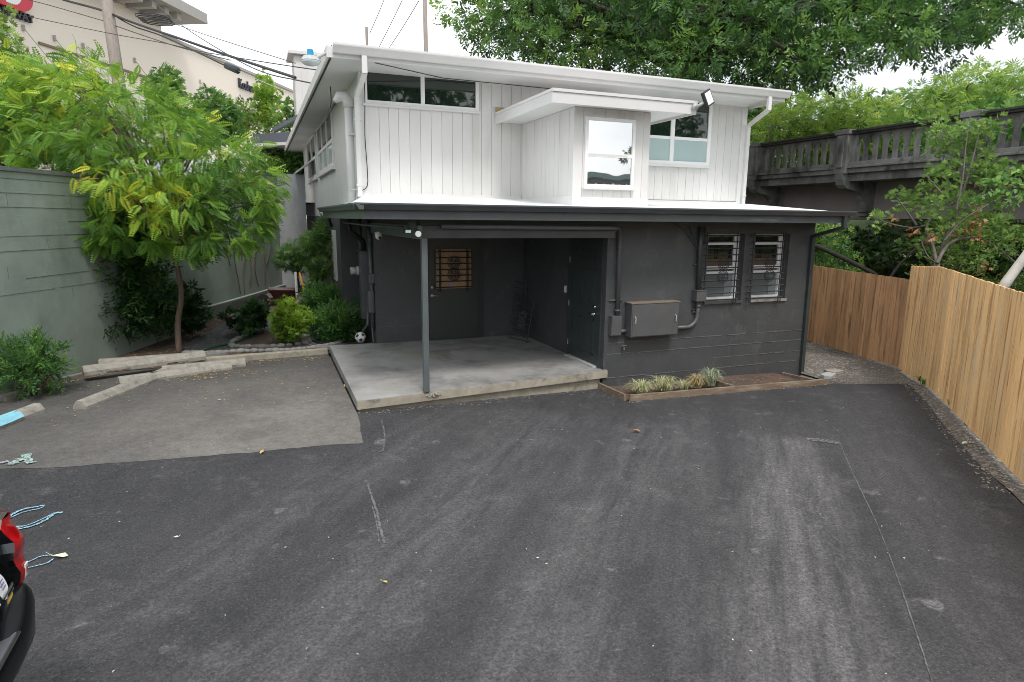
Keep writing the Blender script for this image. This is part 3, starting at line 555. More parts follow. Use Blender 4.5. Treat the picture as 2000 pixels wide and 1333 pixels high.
b = MB(); b.box(5.07, 5.1, 8.90, 8.96, .2, 2.32); b.box(5.07, 5.1, 10.02, 10.09, .2, 2.32); b.box(5.07, 5.1, 8.96, 10.02, 2.25, 2.32); b.build('door_frame', M_ddoor, H)
b = MB(); b.box(5.078, 5.1, 8.965, 10.015, .235, 2.245); d2 = b.build('door', M_ddoor, H)
b = MB()
for z0, z1 in ((1.95, 2.12), (1.20, 1.82), (.38, .98)):
    for y0, y1 in ((9.12, 9.44), (9.56, 9.88)):
        b.box(5.068, 5.078, y0, y0+.02, z0, z1); b.box(5.068, 5.078, y1-.02, y1, z0, z1); b.box(5.068, 5.078, y0, y1, z1-.02, z1); b.box(5.068, 5.078, y0, y1, z0, z0+.02); b.box(5.071, 5.078, y0+.06, y1-.06, z0+.06, z1-.06)
b.build('raised_panel', M_ddoor, d2)
b = MB(); b.tube([(5.08, 9.06, 1.08), (5.02, 9.06, 1.08)], .022, 8); b.tube([(5.02, 9.06, 1.08), (5.015, 9.18, 1.075)], .010, 6); b.build('door_handle', M_chrome, d2, True); b = MB(); b.tube([(5.08, 9.06, 1.20), (5.04, 9.06, 1.20)], .024, 8); b.build('door_lock', M_chrome, d2, True)
for z in (.40, 1.10, 1.86): b = MB(); b.box(5.06, 5.07, 10.015, 10.03, z, z+.10); b.build('hinge', M_galv, d2)
b = MB(); b.box(5.0, 5.1, 8.97, 10.02, .20, .226); b.build('threshold', M_galv, H)
b = MB(); b.box(5.075, 5.099, 10.19, 10.25, 1.31, 1.43); b.build('light_switch', M_wtrim, H)
# left return of the lower wall, grilled side windows
for y0, y1 in ((15.1, 15.75), (17.2, 18.0)): b = MB(); b.box(XL-.03, XL, y0, y1, 1.15, 2.3); b.build('window', M_wtrim, H)
for y0, y1 in ((15.0, 15.85), (17.1, 18.1)):
    b = MB()
    for i in range(9): z = 1.15+i*.145; b.tube([(XL-.09, y0, z), (XL-.09, y1, z)], .009, 4)
    b.build('window_grille', M_iron, H)
b = MB(); b.box(1.30, 2.0, 9.0, 14.2, 2.646, 2.66); b.build('side_soffit', M_wtrim, H)
# ------------------------------------------------------------------ retaining walls
def walltop(x, y): return 3.20+.55*sm(13, 20.2, y)
n_ = Vector((wd.y, -wd.x))                        # towards the garden
b = MB(); k = 40
for i in range(k):
    p = WS+(WB-WS)*(i/k); q = WS+(WB-WS)*((i+1)/k); zp, zq = walltop(*p), walltop(*q); o = -n_*.3
    b.add([(p.x, p.y, -.3), (q.x, q.y, -.3), (q.x+o.x, q.y+o.y, -.3), (p.x+o.x, p.y+o.y, -.3), (p.x, p.y, zp), (q.x, q.y, zq), (q.x+o.x, q.y+o.y, zq), (p.x+o.x, p.y+o.y, zp)],
          [(0, 1, 5, 4), (4, 5, 6, 7), (2, 3, 7, 6)]+([(0, 4, 7, 3)] if i == 0 else [])+([(1, 2, 6, 5)] if i == k-1 else []))
RW = thing('retaining_wall', 'tall green grey painted block retaining wall, stained and chipped, along the left side', 'retaining wall', (WB.x, WB.y, 0))
b.build('wall_face', M_gwall, RW)
b = MB(); Ld = (WB-WS).length                      # open joints between the block courses on the upper part
for z in [3.10-.205*j for j in range(9)]:
    s = 0
    while s < Ld-3:
        l = random.uniform(.5, 2.6)
        if random.random() < (.85 if z > 2 else .6):
            p = WS+wd*s+n_*.002; q = WS+wd*min(s+l, Ld)+n_*.002; dz = random.uniform(-.006, .006); zt = (walltop(*p)-3.2)*.5
            b.beam((p.x, p.y, z+dz+zt), (q.x, q.y, z+random.uniform(-.006, .006)+zt), .004, random.choice((.003, .005, .006, .012)))
        s += l+random.uniform(0, .12)
for j in range(9):
    for i in range(26):
        s = 12+i*.42+(j % 2)*.21+random.uniform(-.03, .03)
        if s < Ld-3 and random.random() < .25:
            p = WS+wd*s+n_*.001; z = 3.10-.205*j; b.beam((p.x, p.y, z-.19), (p.x, p.y, z-.01), .003, .004, (0, 1, 0))
b.build('mortar_joint', mk('open_joint', (.085, .10, .088), .9, .3, 9), RW)
b = MB()
for i in range(k):
    p = WS+(WB-WS)*(i/k); q = WS+(WB-WS)*((i+1)/k); c = -n_*.14
    b.beam((p.x+c.x, p.y+c.y, walltop(*p)+.031), (q.x+c.x, q.y+c.y, walltop(*q)+.031), .34, .06)
b.build('coping', mk('dark_coping', (.12, .135, .125), .8, .25, 6, .4, 40), RW)
b = MB(); b.box(.48, 1.40, 20.21, 20.5, -.3, 3.82)
tag(b.build('end_wall', M_cgrey), 'bare grey plastered wall closing the far end of the garden beside the house', 'wall')
# pale pipe run along the wall
pp = []
for (x, y) in ((330, 618), (385, 606), (440, 591), (500, 574), (545, 560), (570, 554)):
    d = ray(x, y); t = ((WA.x*n_.x+WA.y*n_.y)+.05)/(d.x*n_.x+d.y*n_.y); p = CAM+d*t; pp.append(p)
b = MB(); b.tube(bez(pp, 3), .032, 8); pl = pp[-1]; b.tube([pl, (pl.x+.15, 20.17, pl.z), (1.38, 20.17, pl.z-.01)], .032, 8)
tag(b.build('wall_pipe', mk('grey_green_pipe', (.30, .34, .32), .5, .08, 5), None, True), 'thin pale pipe running along the foot of the green wall', 'pipe')
# concrete kerb and timber edging
b = MB(); b.prism([(-1.30, 12.12, -.1), (1.12, 12.30, -.1), (1.12, 12.42, -.1), (-1.30, 12.26, -.1)], (0, 0, .235)); tag(b.build('garden_kerb', M_slabe, bevel=.015), 'long concrete kerb between the garden bed and the old asphalt', 'kerb')
for k2, (p, q) in enumerate((((-4.3, 8.9), (-3.48, 10.45)), ((-3.44, 10.52), (-3.0, 11.4)), ((-2.96, 11.46), (-2.45, 12.02)))):
    b = MB(); b.beam((p[0], p[1], .05), (q[0], q[1], .05), .10, .13)
    tag(b.build('edging_timber', M_timber, bevel=.01), ('nearest grey timber edging strip, beside the blue painted parking block', 'grey timber edging strip beside the leafy shrub at the wall', 'short timber edging strip next to the heap of parking blocks')[k2], 'edging', 'timber edging along the wall')
# parking blocks
def pblock(p, q, z, z2=None, w=.19, h=.145, label='', mat=None):
    p, q = Vector((*p, z)), Vector((*q, z if z2 is None else z2)); d = (q-p).normalized(); s = d.cross(Vector((0, 0, 1))).normalized(); u = s.cross(d); b = MB()
    hw = w/2; prof = [(-hw, 0), (-hw, h*.45), (-hw*.62, h*.85), (-hw*.4, h), (hw*.4, h), (hw*.62, h*.85), (hw, h*.45), (hw, 0)]; L_ = (q-p).length
    cuts = [0, .16, .17, .34, .35, .65, .66, .83, .84, 1]; rings = []
    for c in cuts:
        lift = .028 if c in (.17, .34, .66, .83) else 0
        rings.append([p+d*(L_*c)+s*a+u*max(e, lift) for a, e in prof])
    vs = [v for r in rings for v in r]; n = len(prof); fs = [tuple(range(n))[::-1], tuple(range(len(vs)-n, len(vs)))]
    for i in range(len(cuts)-1):
        for j in range(n): fs.append((i*n+j, i*n+(j+1) % n, (i+1)*n+(j+1) % n, (i+1)*n+j))
    b.add(vs, fs); return tag(b.build('parking_block', mat or M_conc, bevel=.006), label, 'parking block', 'concrete parking blocks on the left')
pblock((-2.35, 9.72), (-1.52, 11.5), .01, label='concrete parking block lying diagonally in front of the heap')
pblock((-2.12, 11.02), (-.56, 11.62), .01, label='parking block lying flat at the bottom of the heap')
pblock((-1.60, 11.62), (-.33, 11.80), .01, label='parking block at the back right of the heap, its end farthest right')
pblock((-2.66, 11.42), (-.98, 12.02), .135, .15, label='parking block resting on top of the others')
pblock((-2.62, 12.32), (-1.2, 12.40), .04, h=.16, label='parking block behind the heap at the foot of the thin tree')
bb = pblock((-2.83, 9.80), (-3.65, 7.95), .01, label='parking block painted light blue on its top and side, at left edge of photo')
b = MB(); p, q = Vector((-2.95, 9.5, .158)), Vector((-3.65, 7.93, .158)); 
d = (q-p).normalized(); s_ = d.cross(Vector((0, 0, 1))).normalized()
def pq(t, a, z): v = p+(q-p)*t; return (v.x+s_.x*a, v.y+s_.y*a, z)
sg = -1 if s_.x > 0 else 1
b.add([pq(0, -.036*sg*-1, .158), pq(.06, .036*sg*-1, .158), pq(1, .036*sg*-1, .158), pq(1, -.036*sg*-1, .158)], [(0, 1, 2, 3)])
A = []
for i in range(9):
    t = i/8; j = random.uniform(-.02, .03)
    A += [pq(t*.98+.02, sg*-.040, .1585), pq(t*.98+.02, sg*-.0625, .133), pq(t*.98+.02, sg*-(.098), .082+j*.5)]
b.add(A, [(3*i, 3*i+1, 3*i+4, 3*i+3) for i in range(8)]+[(3*i+1, 3*i+2, 3*i+5, 3*i+4) for i in range(8)])
b.build('blue_paint', mk('sky_blue_paint', (.24, .55, .66), .7, .12, 14, stain=((.5, .55, .55), 9, .62, .70)), bb)
# ------------------------------------------------------------------ fences
def fence(name, pts, tops, label, mat, wd_=.14, zb=None):
    F = thing(name, label, 'fence', (pts[0][0], pts[0][1], 0)); b = MB(); rl = MB(); L0 = 0
    for i in range(len(pts)-1):
        p, q = Vector(pts[i]), Vector(pts[i+1]); d = q-p; Ls = d.length; d.normalize(); n = Vector((-d.y, d.x)); n = n if n.x < 0 else -n; m = int(Ls/wd_)
        for j in range(m):
            t0, t1 = j/m, (j+1)/m; g = .0055/Ls; a = p+(q-p)*(t0+g); c = p+(q-p)*(t1-g); z = tops[i]+(tops[i+1]-tops[i])*t0+random.uniform(-.005, .005); o = random.uniform(0, .006); lo = gz(*a)+.03
            f0, f1 = a+n*o, c+n*(o+random.uniform(-.002, .002)); g0, g1 = f0-n*.018, f1-n*.018
            b.add([(*f0, lo), (*f1, lo), (*g1, lo), (*g0, lo), (*f0, z), (*f1, z), (*g1, z), (*g0, z)], [(0, 1, 5, 4), (1, 2, 6, 5), (2, 3, 7, 6), (3, 0, 4, 7), (4, 5, 6, 7), (0, 3, 2, 1)])
        for z in (.35, 1.0, 1.45): rl.beam((*(p-n*.04), z), (*(q-n*.04), z), .04, .09)
    b.build('board', mat, F); rl.build('rail', M_wood2, F)
    for i, p in enumerate(pts[:-1]):
        q = Vector(pts[i+1]); p = Vector(p); m = max(1, int((q-p).length/2.2))
        for j in range(m):
            c = p+(q-p)*(j/m); d = (q-p).normalized(); n = Vector((-d.y, d.x)); n = n if n.x > 0 else -n; c = c+n*.11+d*.1
            k3 = MB(); k3.box(c.x-.045, c.x+.045, c.y-.045, c.y+.045, -.3, tops[i]-.08); k3.build('post', M_wood2, F)
    return F
fence('board_fence', [(11.40, 8.38), FB, FC, FD], [1.80, 1.92, 1.86, 1.84], 'tall new cedar board fence, bright orange tan, along the right of the lot', M_wood)
fence('board_fence', [(13.3, 16.5), (11.98, 11.226), (11.40, 8.36)], [1.62, 1.60, 1.54], 'lower, browner board fence behind the tall one, leading past the house corner', M_wood2)
# ------------------------------------------------------------------ electrical things on the walls
def tagb(b, name, mat, label, cat, group=None, **k): return tag(b.build(name, mat, **k), label, cat, group)
b = MB(); b.box(5.47, 6.37, 8.60, YF-.001, .745, 1.285); eb = thing('electrical_cabinet', 'wide grey metal electrical cabinet with two handles on the charcoal wall', 'electrical cabinet', (5.9, 8.7, .74))
b.build('cabinet_body', M_metal, eb, bevel=.006)
b = MB(); b.box(5.455, 6.385, 8.59, YF-.001, 1.286, 1.30); b.build('rain_lid', mk('rusty_lid', (.19, .15, .115), .7, .3, 8), eb)
b = MB(); b.box(5.49, 6.35, 8.590, 8.599, .76, 1.27); b.build('cabinet_door', M_metal, eb, bevel=.003)
for x in (5.53, 6.30):
    b = MB(); b.tube([(x, 8.59, .97), (x, 8.565, .98), (x, 8.565, 1.07), (x, 8.59, 1.08)], .008, 6); b.build('handle', M_galv, eb)
b = MB(); b.box(5.17, 5.355, 8.70, YF-.001, .77, 1.09); b.box(5.18, 5.345, 8.695, 8.70, .78, 1.08); b.tube([(5.22, 8.70, .93), (5.22, 8.685, .93)], .008, 6); tagb(b, 'switch_box', M_metal, 'small upright grey switch box left of the wide cabinet', 'switch box', bevel=.004)
b = MB(); b.tube([(5.355, 8.75, .83), (5.47, 8.75, .83)], .032, 10); tagb(b, 'conduit', M_metal, 'short level grey conduit joining the small switch box to the wide cabinet', 'conduit', smooth=True)
b = MB(); pts = [(5.30, 8.745, 1.09), (5.285, 8.745, 2.25)]+[(5.282, 8.74, 2.32), (5.26, 8.71, 2.39), (5.215, 8.65, 2.44), (5.15, 8.56, 2.465), (5.06, 8.45, 2.475), (4.95, 8.40, 2.475), (2.3, 8.40, 2.49)]
b.tube(pts, .034, 10)
for z in (2.16, 1.16): b.tube([(5.292, 8.745, z), (5.29, 8.745, z+.03)], .042, 10)
b.box(5.16, 5.40, 8.775, YF-.001, 1.32, 1.345); tagb(b, 'conduit', M_metal, 'long conduit rising from the small switch box and bending over the porch opening', 'conduit', smooth=True)
b = MB(); b.box(6.755, 6.955, 8.66, YF-.001, 1.27, 1.445); b.box(6.75, 6.96, 8.65, YF-.001, 1.446, 1.456); tagb(b, 'junction_box', M_metal, 'grey junction box at the lower left corner of the left barred window', 'junction box', bevel=.004)
b = MB(); pts = [(6.86, 8.745, 1.26), (6.86, 8.745, 1.08)]+arc((6.65, 8.745, 1.04), .21, 0, -90, 7)[1:]+[(6.38, 8.745, .83)]; b.tube(pts, .034, 10); b.tube([(6.86, 8.745, 1.20), (6.86, 8.745, 1.16)], .045, 10); b.box(6.78, 6.94, 8.775, YF-.001, 1.06, 1.085); b.box(6.76, 6.9, 8.775, YF-.001, 1.10, 1.12)
tagb(b, 'conduit', M_metal, 'curved conduit from the junction box down into the right side of the wide cabinet', 'conduit', smooth=True)
b = MB(); b.tube([(6.845, 8.745, 1.456), (6.82, 8.745, 2.2), (6.83, 8.75, 2.5)], .036, 10); b.tube([(6.83, 8.77, 1.95), (6.80, 8.77, 2.15), (6.52, 8.78, 2.45), (6.3, 8.78, 2.55)], .009, 6); b.tube([(6.86, 8.77, 1.5), (6.85, 8.77, 2.1), (6.6, 8.78, 2.5)], .007, 6)
b.box(6.83, 6.915, 8.74, YF-.001, 2.23, 2.49); b.box(6.75, 6.88, 8.775, YF-.001, 1.86, 1.885)
tagb(b, 'conduit', mk('dark_conduit', (.05, .053, .055), .45, .1, 5), 'dark conduit and loose cables climbing beside the left barred window', 'conduit', smooth=True)
b = MB(); b.tube([(5.44, 8.80, .56), (5.44, 8.74, .56), (5.44, 8.73, .52)], .014, 7); b.tube([(5.40, 8.735, .59), (5.48, 8.735, .59)], .010, 6); tagb(b, 'outdoor_tap', M_metal, 'small painted tap low on the charcoal wall below the cabinet', 'tap')
b = MB(); b.beam((5.47, 8.785, .66), (6.01, 8.785, .642), .012, .018); tagb(b, 'wall_bar', M_dtrim, 'thin metal bar fixed to the wall just under the cabinet', 'bar')
b = MB(); b.box(9.37, 9.55, 10.6, 10.68, 1.98, 2.10); tagb(b, 'wall_vent', M_wtrim, 'small white hood on the right side wall of the house', 'vent', bevel=.01)
# flood light on the canopy, porch floods, dome camera, left wall lamp
t = thing('flood_light', 'black rimmed flood light tilted up on the corner of the white canopy', 'flood light', (6.42, 8.46, 4.28))
b = MB(); b.tube([(6.33, 8.465, 4.30), (6.33, 8.42, 4.30)], .05, 12); b.tube([(6.33, 8.43, 4.30), (6.38, 8.38, 4.33), (6.44, 8.37, 4.37)], .022, 8); b.build('bracket', M_galv, t, True)
c = Vector((6.50, 8.36, 4.43)); nn = Vector((.25, -.80, .15)).normalized(); r_ = Vector((.85, .25, .45)).normalized(); r_ = (r_-nn*r_.dot(nn)).normalized(); u_ = nn.cross(r_)
def plate(c, w_, h_, d0, d1): return [c+r_*(sx*w_)+u_*(sz*h_)+nn*d0 for sx, sz in ((-1, -1), (1, -1), (1, 1), (-1, 1))], nn*(d1-d0)
b = MB(); b.prism(*plate(c, .105, .115, -.04, .01)); b.build('lamp_case', M_black, t, bevel=.006)
b = MB(); b.prism(*plate(c, .080, .090, .011, .014)); b.build('lens', M_signw, t)
t = thing('porch_floodlight', 'twin headed motion flood light under the eave at the left of the porch', 'flood light', (1.9, 8.36, 2.42))
b = MB(); b.box(1.85, 1.95, 8.34, 8.42, 2.46, 2.575); b.tube([(1.88, 8.36, 2.47), (1.84, 8.33, 2.43)], .018, 6); b.tube([(1.93, 8.36, 2.47), (1.955, 8.32, 2.42)], .018, 6); b.build('mount', M_black, t)
b = MB(); b.tube([(1.98, 8.37, 2.42), (1.96, 8.27, 2.395)], [.03, .048], 14); b.build('lamp_head', M_black, t)
b = MB(); b.tube([(1.959, 8.268, 2.3945), (1.957, 8.262, 2.393)], .040, 14); b.build('lens', M_signw, t)
b = MB(); b.box(1.78, 1.87, 8.27, 8.37, 2.40, 2.45); b.build('lamp_head', M_black, t, bevel=.006)
b = MB(); b.box(1.79, 1.86, 8.262, 8.269, 2.408, 2.442); b.build('lens', M_frost, t)
t = thing('security_camera', 'white dome security camera near the top left corner of the porch', 'security camera', (1.98, 10.8, 2.2))
cp = ony(739, 461, 10.6); b = MB(); b.tube([cp+Vector((0, .02, .05)), cp+Vector((0, 0, .0))], .055, 14); b.ball(cp+Vector((0, 0, -.01)), .052, 14, 8); b.build('housing', M_wtrim, t, True)
b = MB(); b.ball(cp+Vector((.012, -.045, -.03)), .024, 10, 6); b.build('lens', M_black, t, True)
# meter, panels and pipes at the left corner of the porch
xs_ = 2.0
t = thing('electric_meter', 'round glass electric meter on a grey box beside the porch corner', 'electric meter', (1.95, 13.0, .9))
b = MB(); b.box(1.84, 2.029, 12.62, 12.92, .62, 1.95); b.box(1.80, 2.029, 12.58, 12.96, 1.951, 1.965); b.build('meter_cabinet', M_dtrim, t, bevel=.005)
b = MB(); b.tube([(1.85, 12.95, 1.55), (1.80, 12.95, 1.55)], .09, 16); b.tube([(1.80, 12.95, 1.55), (1.68, 12.95, 1.55)], .072, 16); b.build('glass_dome', M_galv, t, True)
for k2, (pts, r, lb) in enumerate((
    ([(1.62, 12.5, 2.62), (1.62, 12.5, 2.42), (1.66, 12.5, 2.32), (1.86, 12.6, 2.18), (1.92, 12.7, 2.05), (1.92, 12.75, 1.96)], .052, 'thick bent black pipe dropping from the eave to the meter box'),
    ([(1.90, 13.1, 2.62), (1.93, 13.1, 1.66)], .045, 'straight dark conduit behind the bent pipe'),
    ([(1.97, 12.32, 2.6), (1.985, 12.32, 1.25), (1.985, 12.32, .45)], .042, 'dark conduit at the porch corner down to the oblong box'),
    ([(1.9, 8.9, 2.47), (1.45, 9.4, 2.49), (1.5, 12.3, 2.5)], .014, 'thin conduit run under the left eave'))):
    b = MB(); b.tube(bez(pts, 4) if k2 == 0 else pts, r, 10); tagb(b, 'conduit', M_dtrim if k2 else M_black, lb, 'conduit', smooth=True)
b = MB(); b.box(1.90, 2.029, 12.24, 12.42, .78, 1.22); tagb(b, 'service_box', M_metal, 'oblong box with rounded top on the side wall by the porch corner', 'service box', bevel=.04)
b = MB(); b.box(1.93, 2.029, 12.21, 12.34, 1.36, 1.55); tagb(b, 'service_box', M_dtrim, 'small square dark box above the oblong box at the porch corner', 'service box', bevel=.006)
b = MB(); b.tube([(1.93, 12.4, .95), (1.90, 12.4, .55), (1.85, 12.9, .30), (1.85, 13.6, .28)], .03, 8); b.tube([(1.96, 12.25, .5), (1.96, 12.15, .2)], .012, 6); tagb(b, 'conduit', M_metal, 'low grey pipes at the foot of the side wall', 'conduit')
b = MB(); b.tube([(1.45, 14.2, 2.62), (1.45, 14.2, 2.50)], .03, 10); b.tube([(1.45, 14.2, 2.5), (1.45, 14.2, 2.40)], [.04, .07], 12); tagb(b, 'eave_lamp', M_black, 'little black lamp hanging under the left eave', 'lamp')
# leaning spare grilles in the porch
for k2, (x0, y0, ang, zt, sc) in enumerate(((4.72, 11.75, 0, 1.40, 1.), (4.62, 11.25, 8, 1.02, .75))):
    b = MB(); A = Vector((x0, y0+.55, .205)); B = Vector((x0+.26 if not k2 else x0+.2, y0, .205)); top = Vector((.28, .05, zt-.2))
    top = Vector((5.06-B.x, .15, zt-.2)) if not k2 else Vector((.2, .12, zt-.2))
    m = 10 if not k2 else 8
    for i in range(m): f = (i+.3)/m; b.tube([A+top*f-(B-A)*.06, B+top*f+(B-A)*.06], .0085, 5)
    for g in (.08, .92): b.tube([A+(B-A)*g, A+(B-A)*g+top], .010, 5)
    for f in (.42, .60): medallion(b, A+(B-A)*.5+top*f, .10*sc+.02, ((B-A).normalized(), top.normalized()))
    tagb(b, 'leaning_grille', mk('unpainted_iron', (.05, .058, .06), .5, .1, 9), ('taller spare window grille leaning in the dark inner corner of the porch', 'shorter spare window grille leaning in front of the taller one')[k2], 'window grille', 'spare grilles in the porch')
# weatherhead mast on the left wall
mp_ = onx(684, 300, 1.55); t = thing('service_mast', 'white painted service mast with hooded weatherhead on the left wall', 'service mast', (1.55, mp_.y, 2.9))
b = MB(); b.tube([(1.55, mp_.y, 2.8), (1.55, mp_.y, 4.42)], .07, 14)
for z in (3.05, 3.95): b.box(1.52, 1.67, mp_.y-.10, mp_.y+.10, z, z+.025)
b.build('mast', M_wtrim, t, True)
b = MB(); my = mp_.y
b.tube([(1.55, my, 4.40), (1.55, my, 4.50), (1.50, my, 4.565), (1.40, my, 4.56), (1.33, my, 4.48)], [.085, .10, .10, .085, .04], 12); b.build('weatherhead', M_wtrim, t, True)
b = MB()
dm = (Vector((1.5, my, 4.5))-CAM).dot(Fv)
for i in range(6): a = i*.035; b.tube(bez([ond(655-i*.6, 203, dm), ond(648-i, 214+i, dm-.05), ond(641-i*.7, 228+i*.8, dm-.05), ond(637+i*.5, 236-i, dm-.05), ond(642+i*.3, 222, dm-.05), ond(646, 206, dm), ond(646.5, 188, dm), ond(645, 170, dm)], 3), .009, 5)
b.build('drip_loop', M_wirem, t)
b = MB(); b.tube(bez([(1.72, 10.78, 4.83), (1.73, 10.79, 4.5), (1.71, 10.79, 3.9), (1.73, 10.79, 3.4), (1.72, 10.79, 3.1), (1.6, 10.8, 3.02)], 3), .007, 5); b.tube([(1.78, 10.1, 4.855), (3.0, 10.7, 4.855), (6.0, 10.78, 4.855)], .006, 5)
tagb(b, 'phone_cable', M_wirem, 'thin cable stapled under the front eave and down the left corner', 'cable')
t = thing('yard_light', 'round clear yard light with a blue photocell at the left corner of the upper roof', 'yard light', (1.0, 10, 4.9))
yl = onx(607, 121, .86); b = MB(); b.tube([yl+Vector((.0, 0, .02)), (1.10, EY+.1, 4.93)], .022, 8); b.tube([yl+Vector((0, 0, .07)), yl+Vector((0, 0, .01))], [.10, .14], 18); b.build('arm', M_galv, t)
b = MB(); b.ball(yl+Vector((0, 0, -.0)), .135, 18, 8, 0, (1, 1, .42)); b.build('bowl', M_clear, t, True)
b = MB(); b.tube([yl+Vector((0, 0, .07)), yl+Vector((0, 0, .16))], .045, 12); b.build('photocell', M_blueg, t)
b = MB(); b.tube([(4.9, 16, 5.0), (4.9, 16, 5.75)], .06, 8); b.build('roof_vent', M_galv, H)
# ------------------------------------------------------------------ planter
t = thing('planter_bed', 'low brown timber bordered planting bed along the front wall', 'planter', (7, 8.3, 0))
for p, q in (((5.03, 7.86), (8.98, 7.86)), ((4.98, 7.90), (4.98, 8.70)), ((7.02, 7.90), (7.02, 8.72)), ((8.72, 7.90), (8.72, 8.60))):
    b = MB(); z = (gz(*p)+gz(*q))/2; w_ = .04; b.beam((p[0], p[1], gz(*p)+.04), (q[0], q[1], gz(*q)+.04), w_, .115); b.build('board', M_plank, t, bevel=.004)
b = MB(); b.prism([(5.0, 7.88, -.3), (8.70, 7.88, -.3), (8.70, 8.80, -.3), (5.0, 8.80, -.3)], (0, 0, .29)); 
sheet('planter_soil', [(5.0, 7.88), (8.70, 7.88), (8.70, 8.80), (5.0, 8.80)], M_soil, lambda x, y: gz(x, y)+.045+.02*math.sin(x*4)*math.sin(y*5)-(.05 if x < 7 else 0), .15)
def tuft(x, y, r, h, n, c, lab):
    b = MB(); z0 = gz(x, y)+.04; V = []; F = []; T = []
    for i in range(n):
        a = random.uniform(0, 6.283); l = r*random.uniform(.55, 1.25); hh = h*random.uniform(.6, 1.15); wv = random.uniform(.0025, .0045); s = (-math.sin(a), math.cos(a)); bx, by = x+random.gauss(0, r*.14), y+random.gauss(0, r*.14); tt = random.random(); k0 = len(V)
        for j in range(6):
            f = j/5; rr = l*(f**1.25); z = z0+hh*(math.sin(min(f*2.3, 2.9))*.95)*(1-.15*f); w2 = wv*(1-f*.75)*1.6
            V += [(bx+math.cos(a)*rr+s[0]*w2, by+math.sin(a)*rr+s[1]*w2, max(z, z0-.02)), (bx+math.cos(a)*rr-s[0]*w2, by+math.sin(a)*rr-s[1]*w2, max(z, z0-.02))]; T += [tt, tt]
        F += [(k0+2*j, k0+2*j+1, k0+2*j+3, k0+2*j+2) for j in range(5)]
    return tag(mesh_np('grass_tuft', V, F, c, None, T), lab, 'grass tuft', 'ornamental grass tufts in the planter')
G_sedge = leafmat('pale_sedge', (.24, .28, .13), (.42, .44, .22), (.58, .57, .34), (.66, .62, .42), .25)
G_sedger = leafmat('tan_sedge', (.28, .24, .12), (.45, .38, .20), (.52, .46, .25), (.55, .34, .16), .25)
G_sedgeg = leafmat('green_sedge', (.14, .22, .12), (.28, .36, .22), (.42, .47, .34), (.55, .56, .42), .25)
tuft(5.42, 8.15, .26, .20, 170, G_sedge, 'pale cream grass tuft nearest the porch step'); tuft(5.88, 8.22, .26, .23, 170, G_sedge, 'second cream grass tuft from the porch step')
tuft(6.22, 8.16, .17, .15, 90, G_sedge, 'smallest grass tuft, third from the porch step'); tuft(6.52, 8.22, .21, .22, 150, G_sedger, 'grass tuft with brown tan centre, fourth from the porch step'); tuft(6.86, 8.30, .22, .30, 170, G_sedgeg, 'greenest grass tuft, against the timber divider')
# debris slabs
for k2, (x, y, w_, d_, a, m_, lb) in enumerate(((9.62, 8.42, .36, .20, .5, M_galv, 'pale broken slab lying on the gravel by the house corner'), (9.98, 8.62, .34, .24, .2, M_conc, 'greyer flat slab lying behind the pale broken one'))):
    b = MB(); c_, s2 = math.cos(a), math.sin(a); P_ = [(-w_/2, -d_/2), (w_*.4, -d_/2), (w_/2, d_*.3), (-w_*.3, d_/2), (-w_/2, d_*.1)]; b.prism([(x+u*c_-v*s2, y+u*s2+v*c_, gz(x, y)-.02) for u, v in P_], (0, 0, .06)); tagb(b, 'broken_slab', m_, lb, 'slab', 'broken slabs on the gravel', bevel=.006)
# ------------------------------------------------------------------ bridge
B = thing('bridge', 'old mossy concrete arch bridge with balustrade and curved brackets crossing behind the fence', 'bridge', (17, 14, 0))
BX = 15.8; PY = [17.6+3.55*i for i in (4, 3, 2, 1, 0, -1, -2, -3, -4, -5)]; ZT = 5.12
b = MB(); b.box(BX-.03, 24, PY[-1]-.3, PY[0], 3.97, 4.10); b.box(BX+.10, 24, PY[-1], PY[0], 3.75, 3.969); b.build('deck_slab', M_bridge, B)
b = MB(); b.box(BX-.10, BX+.45, PY[-1], PY[0], 4.101, 4.165); b.box(BX-.05, BX+.40, PY[-1], PY[0], 4.166, 4.27); b.build('deck_moulding', M_bridge, B, bevel=.012)
b = MB(); b.box(BX-.06, BX+.34, PY[-1], PY[0], 5.03, 5.08); b.box(BX-.10, BX+.38, PY[-1], PY[0], 5.081, 5.14); b.build('coping', M_bridgec, B, bevel=.012)
b = MB(); b.box(BX+6, BX+6.3, PY[-1], PY[0], 4.1, 5.1); b.build('far_parapet', M_bridge, B)
b = MB(); b.box(17.0, 17.5, PY[-1], PY[0], 2.70, 3.749); b.box(22, 22.5, PY[-1], PY[0], 2.70, 3.749); b.build('girder', M_girder, B)
for i in range(len(PY)-1):
    y1, y0 = PY[i], PY[i+1]; b = MB(); n = 10; a0 = y0+.26; a1 = y1-.26; pt = (a1-a0)/n
    for j in range(n+1):
        c = a0+pt*j; hw = pt*.20; L_, R_ = c-pt/2, c+pt/2; zs_ = 4.62; P_ = [(c-hw, 4.271), (c-hw, zs_)]
        for k2 in range(1, 6): f = k2/5; P_.append((c-hw-(pt/2-hw)*(1-math.cos(f*math.pi/2)), zs_+.33*math.sin(f*math.pi/2)))
        P_ += [(L_, 5.029), (R_, 5.029)]
        for k2 in range(5, 0, -1): f = k2/5; P_.append((c+hw+(pt/2-hw)*(1-math.cos(f*math.pi/2)), zs_+.33*math.sin(f*math.pi/2)))
        P_ += [(c+hw, zs_), (c+hw, 4.271)]
        P_ = [(min(max(u, y0+.2), y1-.2), v) for u, v in P_]
        b.prism([(BX+.10, u, v) for u, v in P_], (.07, 0, 0))
    b.build('balustrade', M_bridge, B)
